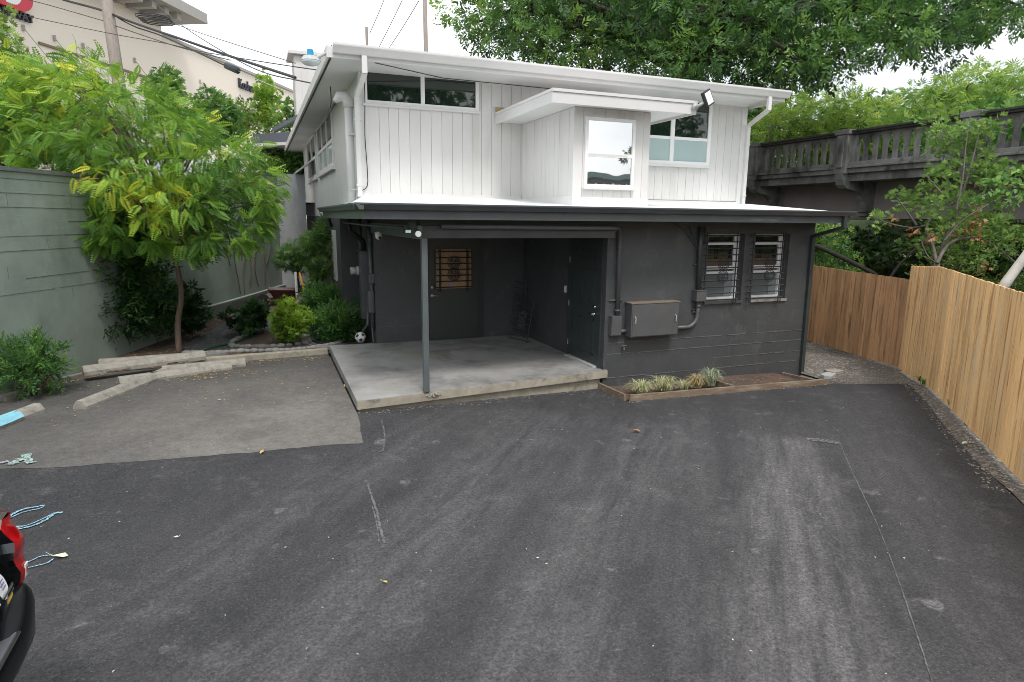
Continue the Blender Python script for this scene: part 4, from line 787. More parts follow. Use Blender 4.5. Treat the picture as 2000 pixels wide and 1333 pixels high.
for y in PY:
    b = MB(); b.box(BX-.16, BX+.36, y-.20, y+.20, 3.95, 5.03); b.box(BX-.20, BX+.40, y-.25, y+.25, 5.031, 5.17); b.box(BX-.21, BX-.161, y-.10, y+.10, 4.12, 5.0); b.build('pier_post', M_bridge, B, bevel=.02)
    b = MB(); P_ = [(BX-.16, 3.949)]+[(BX-.16+.30*(1-math.cos(rad(a))), 3.949-.42*math.sin(rad(a))) for a in (20, 45, 70, 90)]+[(BX+.32, 3.50)]
    P_ += [(BX+.32+.62*math.sin(rad(a)), 3.50-.62*(1-math.cos(rad(a)))) for a in (20, 40, 60, 80, 90)]+[(BX+.90, 2.82), (BX+1.0, 2.76), (BX+1.199, 2.76), (BX+1.199, 3.749), (BX+.3, 3.749), (BX+.3, 3.949)]
    b.prism([(u, y-.14, v) for u, v in P_], (0, .28, 0)); b.box(BX+.86, BX+1.0, y-.17, y+.17, 2.90, 2.96); b.box(BX+.84, BX+1.0, y-.17, y+.17, 2.78, 2.84)
    b.build('bracket', M_bridge, B)
b = MB(); b.box(17.5, 22, PY[-1], PY[0], 3.60, 3.74); b.build('underside_shade', M_black, B)  # black sheet below the deck, standing in for the shade between the girders
for y in (27.5, 2.0): b = MB(); b.box(17.1, 22.4, y, y+.9, -1, 2.69); b.build('pier', M_girder, B)
# ------------------------------------------------------------------ grocery building beyond the wall (its own axes)
gd = (Fv*Vector((1, 1, 0))).normalized(); gr = Vector((gd.y, -gd.x, 0))
def gp(lat, dep, z): v = gr*lat+gd*dep; return Vector((v.x, v.y, z))
def gl(D, off=0.): return -25.2+.117*D-off
def facept(x, y, off=0.):           # sighting onto the facade
    d = ray(x, y); fl = (gd*1.0+gr*.117); nrm = Vector((fl.y, -fl.x, 0)).normalized(); P0 = gp(-25.2+off, 0, 0); t = ((P0-CAM).dot(nrm))/d.dot(nrm); return CAM+d*t
u_f = (gd+gr*.117).normalized(); n_f = Vector((u_f.y, -u_f.x, 0))
GB = thing('store_building', 'large cream stucco store building with dark cornice above the retaining wall', 'building', tuple(facept(300, 150)*1.0))
def fbox(b, p, L_, w_, h_): b.prism([p, p+u_f*L_, p+u_f*L_-n_f*w_, p-n_f*w_], (0, 0, h_))
kx = facept(303, 66); e1 = facept(579, 195)
b = MB(); p0 = Vector((kx.x, kx.y, 3))-u_f*28; fbox(b, p0+n_f*.4, 28, 25, kx.z-3+.9); b.build('tall_wall', M_cream, GB)
b = MB(); fbox(b, Vector((kx.x, kx.y, 3)), 60, 25, kx.z-3); b.build('long_wall', M_cream, GB)
b = MB(); fbox(b, Vector((kx.x, kx.y, kx.z))+n_f*.12, 60, .6, .18); b.build('parapet_cap', M_creamd, GB)
b = MB(); fbox(b, Vector((kx.x, kx.y, kx.z+.9))-u_f*28+n_f*2.3, 29.6, 10, .55); b.build('cornice', M_creamd, GB)
b = MB()
for i in range(22): fbox(b, Vector((kx.x, kx.y, kx.z+.52))-u_f*(.7+i*1.05)+n_f*1.9, .35, 1.5, .38)
b.build('cornice_bracket', M_creamd, GB)
l0, l1 = facept(74, 84, .4), facept(285, 142, .4)
b = MB(); b.beam(l0+n_f*.03, Vector((l1.x, l1.y, l0.z))+n_f*.03, .14, .10); b.beam(Vector((l1.x, l1.y, l0.z))+n_f*.03, Vector((l1.x, l1.y, 5))+n_f*.03, .08, .1, (1, 0, 0)); b.build('panel_ledge_shadow', mk('ledge_shadow_brown', (.22, .17, .12), .8, .1, 3), GB)  # recess edge strip, its shadow line put into the brown colour
q0, q1 = facept(389, 183), facept(500, 243); b = MB(); b.beam(q0+n_f*.03, Vector((q1.x, q1.y, q0.z))+n_f*.03, .12, .08); b.build('awning_rail', M_creamd, GB)
b = MB(); fbox(b, Vector((facept(440, 235).x, facept(440, 235).y, 3.05))+n_f*1.2, 25, 1.2, 2.6); b.build('awning', mk('dark_awning', (.03, .03, .035), .6, .1, 3), GB)
for (x, y) in ((105, 75), (161, 90), (262, 118), (44, 55), (390, 160), (415, 172), (440, 185), (461, 194), (481, 203), (491, 208)):
    p = facept(x, y, .4 if x < 300 else 0)+n_f*.05; q = p+n_f*1.3+u_f*.8+Vector((0, 0, -2.3)); b = MB(); b.tube([p, q], .018, 4); b.box(p.x-.05, p.x+.05, p.y-.05, p.y+.05, p.z-.12, p.z+.12); b.build('awning_stay', M_creamd, GB)
# store signs
e = facept(60, 47, .4); hgt = .62
tag(text_mesh('store_sign', 'SAFEWAY', .46, M_signd, .08, .008, None, (u_f, Vector((0, 0, 1)), n_f), e+n_f*.12-u_f*2.12, 1.05), 'dark block lettering below the red emblem on the cream wall', 'sign lettering')
lg = facept(2, -34, .4); t = thing('store_emblem', 'round cornered red emblem with a white curve, cut by the top left corner', 'sign', tuple(lg))
def fp(a, z, o=0): return Vector((lg.x, lg.y, lg.z))+u_f*a+Vector((0, 0, z))+n_f*(.15+o)
def rr(w_, h_, r, n=6): 
    out = []
    for cx, cz, a0 in ((w_-r, h_-r, 0), (-w_+r, h_-r, 90), (-w_+r, -h_+r, 180), (w_-r, -h_+r, 270)):
        out += [(cx+r*math.cos(rad(a0+90*i/n)), cz+r*math.sin(rad(a0+90*i/n))) for i in range(n+1)]
    return out
b = MB(); b.prism([fp(a, z) for a, z in rr(1.15, .98, .7)], n_f*.2); b.build('emblem_face', M_red, t)
b = MB(); 
sw = bez([(-.9, .15, 0), (-.6, .65, 0), (0, .62, 0), (.25, .2, 0), (.35, -.25, 0), (.15, -.7, 0), (-.5, -.85, 0)], 5); wv = [.10+.26*math.sin(math.pi*min(1, (i+.5)/len(sw))) for i in range(len(sw))]
L1 = []; L2 = []
for i, p in enumerate(sw):
    tdir = (sw[min(i+1, len(sw)-1)]-sw[max(i-1, 0)]).normalized(); nn2 = Vector((-tdir.y, tdir.x, 0)); a_ = p+nn2*wv[i]; c_ = p-nn2*wv[i]; L1.append(fp(a_.x*.75+.1, a_.y*.85, .21)); L2.append(fp(c_.x*.75+.1, c_.y*.85, .21))
b.add(L1+L2, [(i, i+1, len(sw)+i+1, len(sw)+i) for i in range(len(sw)-1)]); b.build('emblem_curve', M_signw, t)
ks = facept(464, 171)
tag(text_mesh('shop_lettering', 'Kosher Foods', .92, M_signd, .06, .006, None, (u_f, Vector((0, 0, 1)), n_f), ks+n_f*.1, .78), 'dark Kosher Foods lettering on the long cream wall, its end behind a narrow tree', 'sign lettering')
# rear roof and small white tower seen past the left eave
t = thing('rear_pavilion', 'grey fascia roof with pale soffit peeping out behind the left eave', 'building', (0, 28, 3))
def D_(x, y, d): return ond(x, y, d)
pA, pB, pC, pD = D_(488, 262, 27), D_(620, 258, 25), D_(620, 308, 20), D_(560, 288, 22)
b = MB(); top = [Vector((pA.x, pA.y, 5.0)), Vector((pB.x+1.2, pB.y, 5.0)), Vector((pC.x+1.2, pC.y, 5.0)), Vector((pA.x+.1, pC.y+3.4, 5.0))]
b.prism(top, (0, 0, .10)); b.build('soffit', M_soff, t)
b = MB(); b.prism([v+Vector((0, 0, .101)) for v in top], (0, 0, .32)); b.build('roof', M_grey, t)
b = MB(); a_, c_ = D_(535, 255, 26), D_(592, 224, 26); b.beam(a_, c_, .3, .14); b.build('ridge_board', M_grey, t)
tw = D_(577, 180, 27); t = thing('roof_tower', 'small white board clad tower with flat cap behind the upper roof', 'tower', (tw.x+.8, tw.y+.6, 3))
b = MB(); x0, y0 = tw.x, tw.y; b.box(x0, x0+1.7, y0, y0+1.5, 3.0, 9.30); b.build('tower_wall', M_white, t)
b = MB(); boards(b, x0+.02, x0+1.70, y0, 3.02, 9.28, wd_=.26); b.build('siding', M_white, t)
b = MB(); b.box(x0-.22, x0+1.9, y0-.2, y0+1.7, 9.301, 9.45); b.build('tower_cap', M_wtrim, t, bevel=.02)
# ------------------------------------------------------------------ poles and wires
def pole(x, y0p, D, r, zb, zt, label, lean=(0, 0)):
    p = ond(x, y0p, D); b = MB(); b.tube([(p.x-lean[0]*.0, p.y, zb), (p.x+lean[0]*.5, p.y, (zb+zt)/2), (p.x+lean[0], p.y+lean[1], zt)], [r*1.12, r, r*.85], 14)
    return tag(b.build('utility_pole', M_pole, smooth=True), label, 'utility pole'), p
P1 = ond(231, 155, 19); P0_ = ond(205, -20, 19); dz = (P0_-P1)/(P0_.z-P1.z)
b = MB(); bs = P1+dz*(3-P1.z); tp_ = P1+dz*(12.5-P1.z); b.tube([bs, (bs+tp_)/2, tp_], [.185, .165, .14], 14); tag(b.build('utility_pole', M_pole, smooth=True), 'weathered grey timber utility pole standing behind the feathery tree', 'utility pole')
P2 = ond(832, 60, 42); b = MB(); b.tube([(P2.x+.1, P2.y, 0), (P2.x, P2.y, 9), (P2.x-.1, P2.y, 26)], [.18, .15, .13], 10); tag(b.build('utility_pole', M_pole, smooth=True), 'distant utility pole rising above the middle of the upper roof', 'utility pole')
P3 = ond(716.5, 80, 60); b = MB(); b.tube([(P3.x, P3.y, 0), (P3.x, P3.y, 20.2)], .13, 8); tag(b.build('utility_pole', M_pole), 'farthest, thin utility pole just showing over the roof at left', 'utility pole')
P4 = ond(1506, 255, 26); b = MB(); b.tube([(P4.x, P4.y, 0), (P4.x, P4.y, P4.z+.25)], .115, 10); tag(b.build('utility_pole', M_pole), 'short pale post standing behind the bridge balustrade', 'post')

def wire(pts, r, lb, n=5, m=None):
    b = MB(); b.tube(bez([ond(*p) for p in pts], n), r, 5); return tag(b.build('overhead_wire', m or M_wirem), lb, 'wire', 'overhead wires')
wire([(-60, -22, 24), (55, 0, 21.5), (205, 42, 19)], .012, 'thin wire reaching the leaning pole from the top left')
wire([(223, 50, 19), (335, 88, 17), (450, 118, 15)], .012, 'thin wire leaving the pole low on its right side')
wire([(-40, 11, 21), (0, 21, 20), (206, 64, 18), (322, 85, 16), (403, 103, 14.5), (577, 131, 12), (686, 145, 11)], .010, 'lowest long wire passing the pole and ending at the house corner')
wire([(270, -25, 24), (295, 0, 23), (358, 52, 20), (452, 111, 16), (516, 142, 13.8), (580, 157, 12.6), (645, 170, 11.6)], .013, 'twisted service wire running down from the top to the weatherhead')
wire([(218, 0, 19.2), (371, 58, 17), (577, 124, 14)], .009, 'upper thin wire from the top of the pole towards the house')
wire([(90, -14, 21), (124, 0, 20.3), (194, 19, 19.3), (248, 40, 18.6), (290, 55, 18), (355, 77, 17), (452, 111, 16), (577, 152, 14)], .034, 'thick black bundled cable crossing the pole near its top')
w6 = wire([(222, 30, 19), (262, 52, 18.5), (315, 70, 18), (380, 100, 17.2), (443, 130, 16.5)], .018, 'black cable leading from the pole to the splice case')
b = MB(); s0, s1 = ond(441, 128, 16.4), ond(466, 139, 16); b.tube([s0, s0+(s1-s0)*.08, s0+(s1-s0)*.92, s1], [.05, .085, .085, .05], 12); tag(b.build('splice_case', mk('dark_splice_case', (.03, .045, .055), .5, .2, 12), smooth=True), 'black cable splice case hanging on the wire', 'splice case')
wire([(466, 139, 16), (520, 163, 14.5), (560, 180, 14)], .008, 'faint wire beyond the splice case', m=M_galv)
b = MB(); c = ond(297, 33, 18.6)
for i in range(4): b.tube([c+Vector((.45*math.cos(a*.7)+.04*i, .1*i, .09*math.sin(a*.7)-.02*i)) for a in range(10)], .016, 5, False)
tag(b.build('cable_coil', M_wirem), 'flat black coil of spare cable on the upper wires', 'cable coil')
for k2, ps in enumerate((((722, 66, 60), (762, -30, 58)), ((738, 97, 60), (800, -30, 50)), ((758, 97, 60), (818, 2, 44)))):
    wire([ps[0], ((ps[0][0]+ps[1][0])/2, (ps[0][1]+ps[1][1])/2+2, (ps[0][2]+ps[1][2])/2), ps[1]], .032, ('far wire rising from the thin pole above the roof, leftmost of three', 'middle of the three far wires above the roof', 'far wire ending at the distant pole, rightmost of three')[k2], 3, M_wirem)
# ------------------------------------------------------------------ foliage
def T_kite(l=1., w_=.24, fold=.04, droop=.12):
    return np.array([(0, 0, 0), (.42*l, w_*l, fold), (l, 0, -droop), (.42*l, -w_*l, fold)]), np.array([(0, 1, 2, 3)])
def T_frond(n=9, ll=.30, w_=.085, droop=.34):
    V = []; F = []
    for i in range(n):
        t = .10+.88*i/(n-1); tl = ll*(1.0-.55*max(0, t-.45)/.55)*(.75+.25*min(1, t*4))
        for s in (1, -1):
            o = np.array((t, 0, -droop*t*t)); d = np.array((.45, s*.86, -.16)); d = d/np.linalg.norm(d); pr = np.array((.86, -s*.45, 0))*w_*.5
            k = len(V); V += [o, o+d*tl*.5+pr, o+d*tl, o+d*tl*.5-pr]; F.append((k, k+1, k+2, k+3))
    k = len(V); V += [np.array((0, .006, 0)), np.array((.5, .005, -droop*.25)), np.array((.5, -.005, -droop*.25)), np.array((0, -.006, 0))]; F.append((k, k+1, k+2, k+3))
    return np.array(V), np.array(F)
def T_fan(n=6, w_=.20, spread=2.4, droop=.38):
    V = []; F = []
    for i in range(n):
        a = -spread/2+spread*i/(n-1); l = 1-.28*abs(a)/(spread/2); d = np.array((math.cos(a), math.sin(a), 0)); pr = np.array((-d[1], d[0], 0))*w_*.5
        k = len(V); V += [d*.05, d*l*.55+pr+np.array((0, 0, -.04)), d*l+np.array((0, 0, -droop*l)), d*l*.55-pr+np.array((0, 0, .0))]; F.append((k, k+1, k+2, k+3))
    return np.array(V), np.array(F)
def T_spray(n=11, w_=.10, ln=.36):
    r = np.random.default_rng(3); V = []; F = []
    for i in range(n):
        t = .15+.8*i/n; a = (1 if i % 2 else -1)*r.uniform(.4, 1.2); o = np.array((t, .10*math.sin(i*2.4), .08*math.cos(i*1.7)-.2*t*t)); d = np.array((math.cos(a), math.sin(a), r.uniform(-.35, .25))); d /= np.linalg.norm(d)
        pr = np.cross(d, (0, .2, 1)); pr = pr/np.linalg.norm(pr)*w_*.5; k = len(V); V += [o, o+d*ln*.5+pr, o+d*ln, o+d*ln*.5-pr]; F.append((k, k+1, k+2, k+3))
    return np.array(V), np.array(F)
def leaves(name, mat, parent, T, pos, dirs, size, tint, upn=.5):
    V0, F0 = T; pos = np.asarray(pos, float); N = len(pos); d = np.asarray(dirs, float); d /= np.linalg.norm(d, axis=1, keepdims=True)+1e-9
    up = np.array([0, 0, 1.])+rng.normal(0, upn, (N, 3)); y = np.cross(up, d); y /= np.linalg.norm(y, axis=1, keepdims=True)+1e-9; z = np.cross(d, y)
    s = np.asarray(size, float).reshape(-1, 1, 1) if np.ndim(size) else size
    W = pos[:, None, :]+s*(V0[None, :, 0:1]*d[:, None, :]+V0[None, :, 1:2]*y[:, None, :]+V0[None, :, 2:3]*z[:, None, :])
    k = len(V0); F = F0[None]+(np.arange(N)*k)[:, None, None]
    tt = np.repeat(np.clip(np.asarray(tint, float), 0, 1), k)+np.tile(rng.normal(0, .0, k), N)
    return mesh_np(name, W.reshape(-1, 3), F.reshape(-1, F0.shape[1]), mat, parent, tt)
def blob_pts(cs, rs, n, shell=.55, squash=.75):
    """n points round each centre, more of them near the outside"""
    P = []; Dn = []; Id = []
    for i, (c, r) in enumerate(zip(cs, rs)):
        m = int(n*(r if n > 400 else 1)) if False else n
        v = rng.normal(0, 1, (m, 3)); v /= np.linalg.norm(v, axis=1, keepdims=True); q = rng.uniform(shell, 1.05, (m, 1))**.8; v2 = v*q*r; v2[:, 2] *= squash
        P.append(np.array(c)+v2); Dn.append(v); Id.append(np.full(m, i))
    return np.concatenate(P), np.concatenate(Dn), np.concatenate(Id)
def inpoly(x, y, poly):
    c = False; j = len(poly)-1
    for i in range(len(poly)):
        xi, yi = poly[i]; xj, yj = poly[j]
        if (yi > y) != (yj > y) and x < (xj-xi)*(y-yi)/(yj-yi)+xi: c = not c
        j = i
    return c
def crown_from(poly, D, dd, n, mind, seed):
    """blob centres filling a sighted outline, spread in depth like a rounded crown"""
    r = random.Random(seed); xs = [p[0] for p in poly]; ys = [p[1] for p in poly]; cx = sum(xs)/len(xs); cy = sum(ys)/len(ys); out = []; hw = (max(xs)-min(xs))/2; hh = (max(ys)-min(ys))/2; tries = 0
    while len(out) < n and tries < 20000:
        tries += 1; x, y = r.uniform(min(xs), max(xs)), r.uniform(min(ys), max(ys))
        if not inpoly(x, y, poly): continue
        e = math.sqrt(max(.08, 1-((x-cx)/hw)**2*.8-((y-cy)/hh)**2*.5)); p = ond(x, y, D+r.uniform(-dd, dd)*e)
        if all((p-q).length > mind for q in out): out.append(p)
    return out
def limbs(b, base, fork, ends, r0, r1, k=None, wob=.15, trunk=None):
    b.tube(trunk or bez([base, (Vector(base)+Vector(fork))/2+Vector((wob*.4, -wob*.3, 0)), fork], 4), [r0*(1-.35*i/((len(trunk) if trunk else 9)-1)) for i in range(len(trunk) if trunk else 9)], 9)
    for e in (ends if k is None else random.sample(ends, min(k, len(ends)))):
        f = Vector(fork); e = Vector(e); m1 = f+(e-f)*.35+Vector((random.uniform(-wob, wob), random.uniform(-wob, wob), .12*(e-f).length)); m2 = f+(e-f)*.7+Vector((random.uniform(-wob, wob), random.uniform(-wob, wob), .12*(e-f).length))
        pl = bez([f, m1, m2, e], 3); b.tube(pl, [r0*.48*(1-i/(len(pl)-1))+r1 for i in range(len(pl))], 5, False)
K = T_kite; rn = rng.normal
L_loc = leafmat('feathery_yellow_green_leaf', (.05, .13, .03), (.13, .28, .04), (.28, .45, .05), (.70, .66, .06), .38)
L_dark = leafmat('dark_broad_leaf', (.016, .042, .014), (.034, .088, .024), (.075, .165, .038), (.15, .27, .06), .32)
L_big = leafmat('oak_green_leaf', (.03, .075, .025), (.065, .15, .038), (.12, .25, .055), (.24, .40, .08), .38)
L_med = leafmat('fresh_green_leaf', (.035, .10, .03), (.085, .20, .05), (.16, .32, .07), (.32, .46, .09), .40)
L_lime = leafmat('lime_green_leaf', (.09, .19, .025), (.20, .35, .04), (.36, .52, .06), (.58, .64, .10), .42)
L_hedge = leafmat('hedge_leaf', (.05, .10, .025), (.12, .22, .04), (.24, .36, .07), (.40, .50, .11), .36)
L_ivy = leafmat('hillside_leaf', (.025, .06, .018), (.06, .13, .03), (.13, .23, .05), (.30, .26, .09), .34)
L_far = leafmat('pale_far_leaf', (.08, .17, .04), (.19, .33, .06), (.33, .48, .08), (.52, .62, .14), .45)
L_or = leafmat('dead_orange_leaf', (.30, .12, .05), (.42, .20, .09), (.5, .28, .14), (.5, .3, .15), .3)

# feathery tree in the garden
t = thing('feathery_tree', 'spreading tree with feathery yellow green leaves and thin leaning brown trunk, by the parking blocks', 'tree', (-1.47, 12.95, .1))
tr = [onz(350, 692, .1)]; D0 = (tr[0]-CAM).dot(Fv)
for k2, (x, y) in enumerate(((347, 632), (354, 581), (348, 530), (341, 499), (334, 455))): tr.append(ond(x, y, D0-.05*k2))
poly = [(-70, 190), (-20, 150), (30, 135), (90, 122), (150, 125), (215, 148), (250, 160), (300, 170), (335, 205), (385, 242), (435, 275), (480, 305), (510, 345), (515, 400), (490, 430), (470, 425), (430, 455), (380, 440), (330, 455), (275, 435), (215, 450), (185, 425), (215, 385), (190, 345), (150, 330), (120, 300), (70, 290), (20, 270), (-60, 280)]
cs = crown_from(poly, D0-.35, 1.25, 92, .42, 5)
ex = [ond(x, y, D0-.9) for x, y in ((45, 300), (62, 335), (175, 395), (160, 365), (235, 465), (300, 475), (525, 400), (500, 440), (470, 470), (405, 470), (372, 488), (190, 470))]
b = MB(); fork = tr[-2]; limbs(b, tr[0], fork, cs, .058, .006, 40, .12, trunk=bez(tr[:-1], 4)); limbs(b, tr[2], tr[-1], cs, .04, .005, 12, .12, trunk=[tr[3], tr[4], tr[5]])
b.build('trunk', mk('reddish_brown_bark', (.125, .088, .066), .9, .35, 12, .8, 40, stretch=(2, 2, .4)), t, True)
allc = cs+ex; P, Dn, Id = blob_pts(allc, [.46]*len(cs)+[.22]*len(ex), 56, .12, .66); C_ = np.array([tuple(c) for c in allc]); Cc = C_.mean(0)
out = P-Cc; out[:, 2] *= .3; out /= np.linalg.norm(out, axis=1, keepdims=True); dd = out*.5+Dn*.6+np.array([0, 0, -.30])+rn(0, .42, P.shape)
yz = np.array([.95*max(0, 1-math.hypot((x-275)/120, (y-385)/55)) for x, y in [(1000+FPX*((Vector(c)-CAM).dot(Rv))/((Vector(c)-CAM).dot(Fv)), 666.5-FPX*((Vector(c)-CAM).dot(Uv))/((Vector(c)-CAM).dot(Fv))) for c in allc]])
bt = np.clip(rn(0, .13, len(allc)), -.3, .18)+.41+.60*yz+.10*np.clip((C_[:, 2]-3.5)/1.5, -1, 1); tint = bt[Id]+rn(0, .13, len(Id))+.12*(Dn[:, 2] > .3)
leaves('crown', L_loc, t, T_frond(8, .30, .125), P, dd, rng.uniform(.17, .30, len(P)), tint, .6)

def bush(name, label, cat, cx, cy, z0, rx, rz, mat, n, T, size, nb=10, tb=.35, ts=.14, stems=6, stemmat=None, up=.2, group=None, seed=1, rs=.42, lift=.12, upn=.6, stemr=.012):
    """shrub: leaf clumps round a few stems"""
    r = random.Random(seed); t = thing(name, label, cat, (cx, cy, z0), group); cs = []
    for i in range(nb):
        a = r.uniform(0, 6.283); q = math.sqrt(r.random())*.72; h = r.uniform(.0, 1)
        k_ = math.sin(math.pi*min(.98, .25+.7*h))**.5; cs.append(Vector((cx+rx*q*k_*math.cos(a), cy+rx*q*k_*math.sin(a), z0+lift*rz+rz*(.16+.68*h))))
    b = MB()
    for i in range(stems): c = cs[i % nb]; b.tube(bez([(cx+r.uniform(-.05, .05), cy+r.uniform(-.05, .05), z0-.05), ((cx+c.x)/2+r.uniform(-.05, .05), (cy+c.y)/2, (z0+c.z)/2), c], 3), stemr, 5)
    b.build('stem', stemmat or M_bark, t)
    m = max(6, n//nb); P, Dn, Id = blob_pts(cs, [rx*rs]*nb, m, .35, min(1.1, rz/rx*.62)); cb = np.array([r.gauss(tb, ts*.8) for _ in cs])
    P[:, 2] = np.maximum(P[:, 2], z0+.02)
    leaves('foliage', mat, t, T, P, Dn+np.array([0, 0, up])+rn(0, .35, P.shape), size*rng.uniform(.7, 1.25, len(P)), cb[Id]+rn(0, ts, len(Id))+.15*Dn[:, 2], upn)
    return t
q = onz(70, 770, .08); bush('leafy_shrub', 'leafy green shrub against the green wall, near the left edge of photo', 'shrub', q.x-.02, q.y+.1, .05, .40, .70, L_med, 480, T_spray(), .20, 13, .34, .16, 8, seed=3, rs=.40)
q = onz(258, 690, .1)
t = bush('nandina_shrub', 'tall dark green shrub with narrow leaves behind the feathery tree', 'shrub', q.x-.12, q.y+.35, .1, .78, 2.35, L_dark, 1500, T_spray(12, .085, .36), .34, 26, .40, .16, 12, seed=5, rs=.36, up=-.1, stemr=.014)
q = onz(362, 668, .12); bush('dark_shrub', 'small dark shrub right behind the thin tree trunk', 'shrub', q.x+.05, q.y+.35, .12, .46, .98, L_dark, 420, T_fan(5, .26, 2.6, .2), .15, 12, .28, .14, 5, seed=8)
q = onz(492, 655, .16); bush('dark_shrub', 'low dark rounded shrub left of the bright green one', 'shrub', q.x, q.y+.25, .14, .60, .62, L_dark, 700, T_fan(5, .34, 2.8, .2), .12, 16, .26, .14, 6, seed=9, rs=.36)
q = onz(563, 676, .12); bush('bright_shrub', 'dense bright yellow green rounded shrub behind the kerb', 'shrub', q.x+.05, q.y+.22, .06, .45, .86, L_lime, 1500, T_fan(5, .30, 2.8, .2), .085, 20, .40, .16, 6, seed=10, rs=.40)
q = onz(668, 655, .16); bush('nandina_shrub', 'feathery dark green shrub at the house wall behind the football', 'shrub', 1.42, 13.3, .08, .46, .58, L_med, 700, T_spray(12, .10, .40), .26, 14, .22, .14, 6, seed=12, up=-.1, rs=.42)
bush('nandina_shrub', 'upper feathery shrub against the house side wall, reddish on top', 'shrub', 1.22, 14.7, .16, .48, .72, L_med, 700, T_spray(12, .10, .40), .28, 15, .24, .16, 6, seed=13, up=-.1, rs=.4)
def toptree(name, label, base, fork, cs, rs, n, mat, T, size, barkm, tb, r0=.05, up=0., seed=1, k=None, lean=None, ts=.13, upn=.6, shell=.35, squash=.75):
    t = thing(name, label, 'tree', tuple(base)); b = MB(); limbs(b, base, fork, cs, r0, max(.005, r0*.08), k, .12 if r0 < .1 else .6); b.build('trunk', barkm, t, True)
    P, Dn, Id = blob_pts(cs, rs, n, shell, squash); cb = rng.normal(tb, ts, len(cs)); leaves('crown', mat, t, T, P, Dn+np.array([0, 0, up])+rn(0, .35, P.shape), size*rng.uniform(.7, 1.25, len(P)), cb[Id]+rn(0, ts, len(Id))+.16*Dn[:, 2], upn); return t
D1 = 17.2; bz = ond(581, 588, D1); toptree('podocarpus_tree', 'small round headed tree with needle like leaves against the grey end wall', (bz.x, bz.y, .3), tuple(ond(578, 535, D1)), [ond(x, y, D1+random.uniform(-.4, .4)) for x, y in ((560, 495), (575, 485), (590, 500), (568, 515), (585, 520), (596, 508), (558, 510), (577, 505))], [.30]*8, 60, L_dark, T_fan(7, .12, 3.4, .1), .17, M_barkd, .72, .06, .2)
D1 = 15.6; bz = ond(649, 560, D1); toptree('podocarpus_tree', 'leaning needle leaved tree with bare tan trunk beside the barred side windows', (bz.x, bz.y, .3), tuple(ond(652, 490, D1)), [ond(x, y, D1+random.uniform(-.4, .4)) for x, y in ((598, 478), (615, 470), (630, 462), (645, 450), (655, 462), (640, 480), (622, 485), (660, 480), (610, 486), (636, 440), (650, 500))], [.28]*11, 60, L_dark, T_fan(7, .12, 3.4, .1), .17, mk('tan_limb', (.24, .14, .09), .8, .3, 9), .75, .05, .2)
bz = ond(628, 565, 15.2); toptree('podocarpus_tree', 'small cloud pruned tuft below the leaning tree', (bz.x, bz.y, .3), tuple(ond(630, 540, 15.2)), [ond(x, y, 15.2) for x, y in ((615, 520), (632, 516), (645, 526), (622, 532), (618, 548))], [.2]*5, 50, L_dark, T_fan(7, .12, 3.4, .1), .15, M_barkd, .7, .04, .2)

# big tree behind the house
t = None
poly = [(905, -60), (915, 15), (920, 45), (935, 65), (985, 90), (1100, 110), (1250, 120), (1400, 140), (1480, 160), (1540, 150), (1600, 140), (1660, 120), (1700, 110), (1730, 90), (1765, 80), (1810, 80), (1845, 105), (1870, 75), (1905, 55), (1950, 42), (2000, 15), (2060, -120), (900, -140)]
Dt = 20.; cs = crown_from(poly, Dt, 4.2, 250, .98, 11)
low = [c for c in cs]; base = (12.3, 17.3, -.2); fork = (12.5, 17.6, 7.2)
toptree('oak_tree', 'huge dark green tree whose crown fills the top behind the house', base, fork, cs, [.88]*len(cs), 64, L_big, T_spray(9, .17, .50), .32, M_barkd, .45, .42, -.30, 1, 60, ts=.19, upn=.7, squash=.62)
# smaller leafy sprigs hanging at the right end
cs = [ond(x, y, 16+random.uniform(-.5, .5)) for x, y in ((1800, 60), (1825, 80), (1840, 105), (1850, 130), (1870, 60), (1905, 70), (1940, 62), (1965, 40), (1905, 40), (1780, 95), (1860, 90), (1990, 20))]
# trees and hill growth beyond the bridge
def region_tree(name, label, poly, D, dd, n, mind, r, per, mat, T, size, tb, seed, r0=.15, zb=1., bx=None, k=14, up=0., ts=.14, upn=.6, barkm=None, squash=.75, shell=.35):
    cs = crown_from(poly, D, dd, n, mind, seed); cx = sum(p[0] for p in poly)/len(poly); ym = max(p[1] for p in poly); f = ond(bx or cx, (ym+min(p[1] for p in poly))/2, D); return toptree(name, label, (f.x, f.y, zb), (f.x, f.y, max(zb+1, f.z-.2)), cs, [r]*len(cs), per, mat, T, size, barkm or M_bark, tb, r0, up, seed, k, ts=ts, upn=upn, squash=squash, shell=shell)
region_tree('locust_tree', 'bright yellow green feathery tree behind the left stretch of the balustrade', [(1455, 260), (1490, 240), (1540, 215), (1620, 205), (1690, 210), (1725, 240), (1745, 270), (1740, 330), (1600, 350), (1460, 350)], 27, 2.2, 60, .9, 1.15, 54, L_far, T_fan(7, .17, 3.2, .25), .30, .48, 21, .16, .5, up=-.1)
region_tree('locust_tree', 'paler feathery tree filling the right background above the bridge', [(1710, 270), (1730, 225), (1770, 205), (1820, 190), (1890, 165), (1950, 150), (2010, 155), (2060, 185), (2060, 260), (1900, 300), (1740, 320)], 32, 2.6, 80, 1.1, 1.35, 54, L_far, T_fan(7, .17, 3.2, .25), .36, .34, 22, .2, .5, up=-.1)
region_tree('leafy_tree', 'dark green tree between the big tree and the bridge end at the house corner', [(1430, 200), (1500, 185), (1560, 180), (1500, 230), (1470, 260), (1450, 300), (1430, 300)], 30, 1.5, 22, .9, 1.2, 50, L_big, T_fan(6, .26, 2.7, .3), .36, .42, 23, .2, .5)
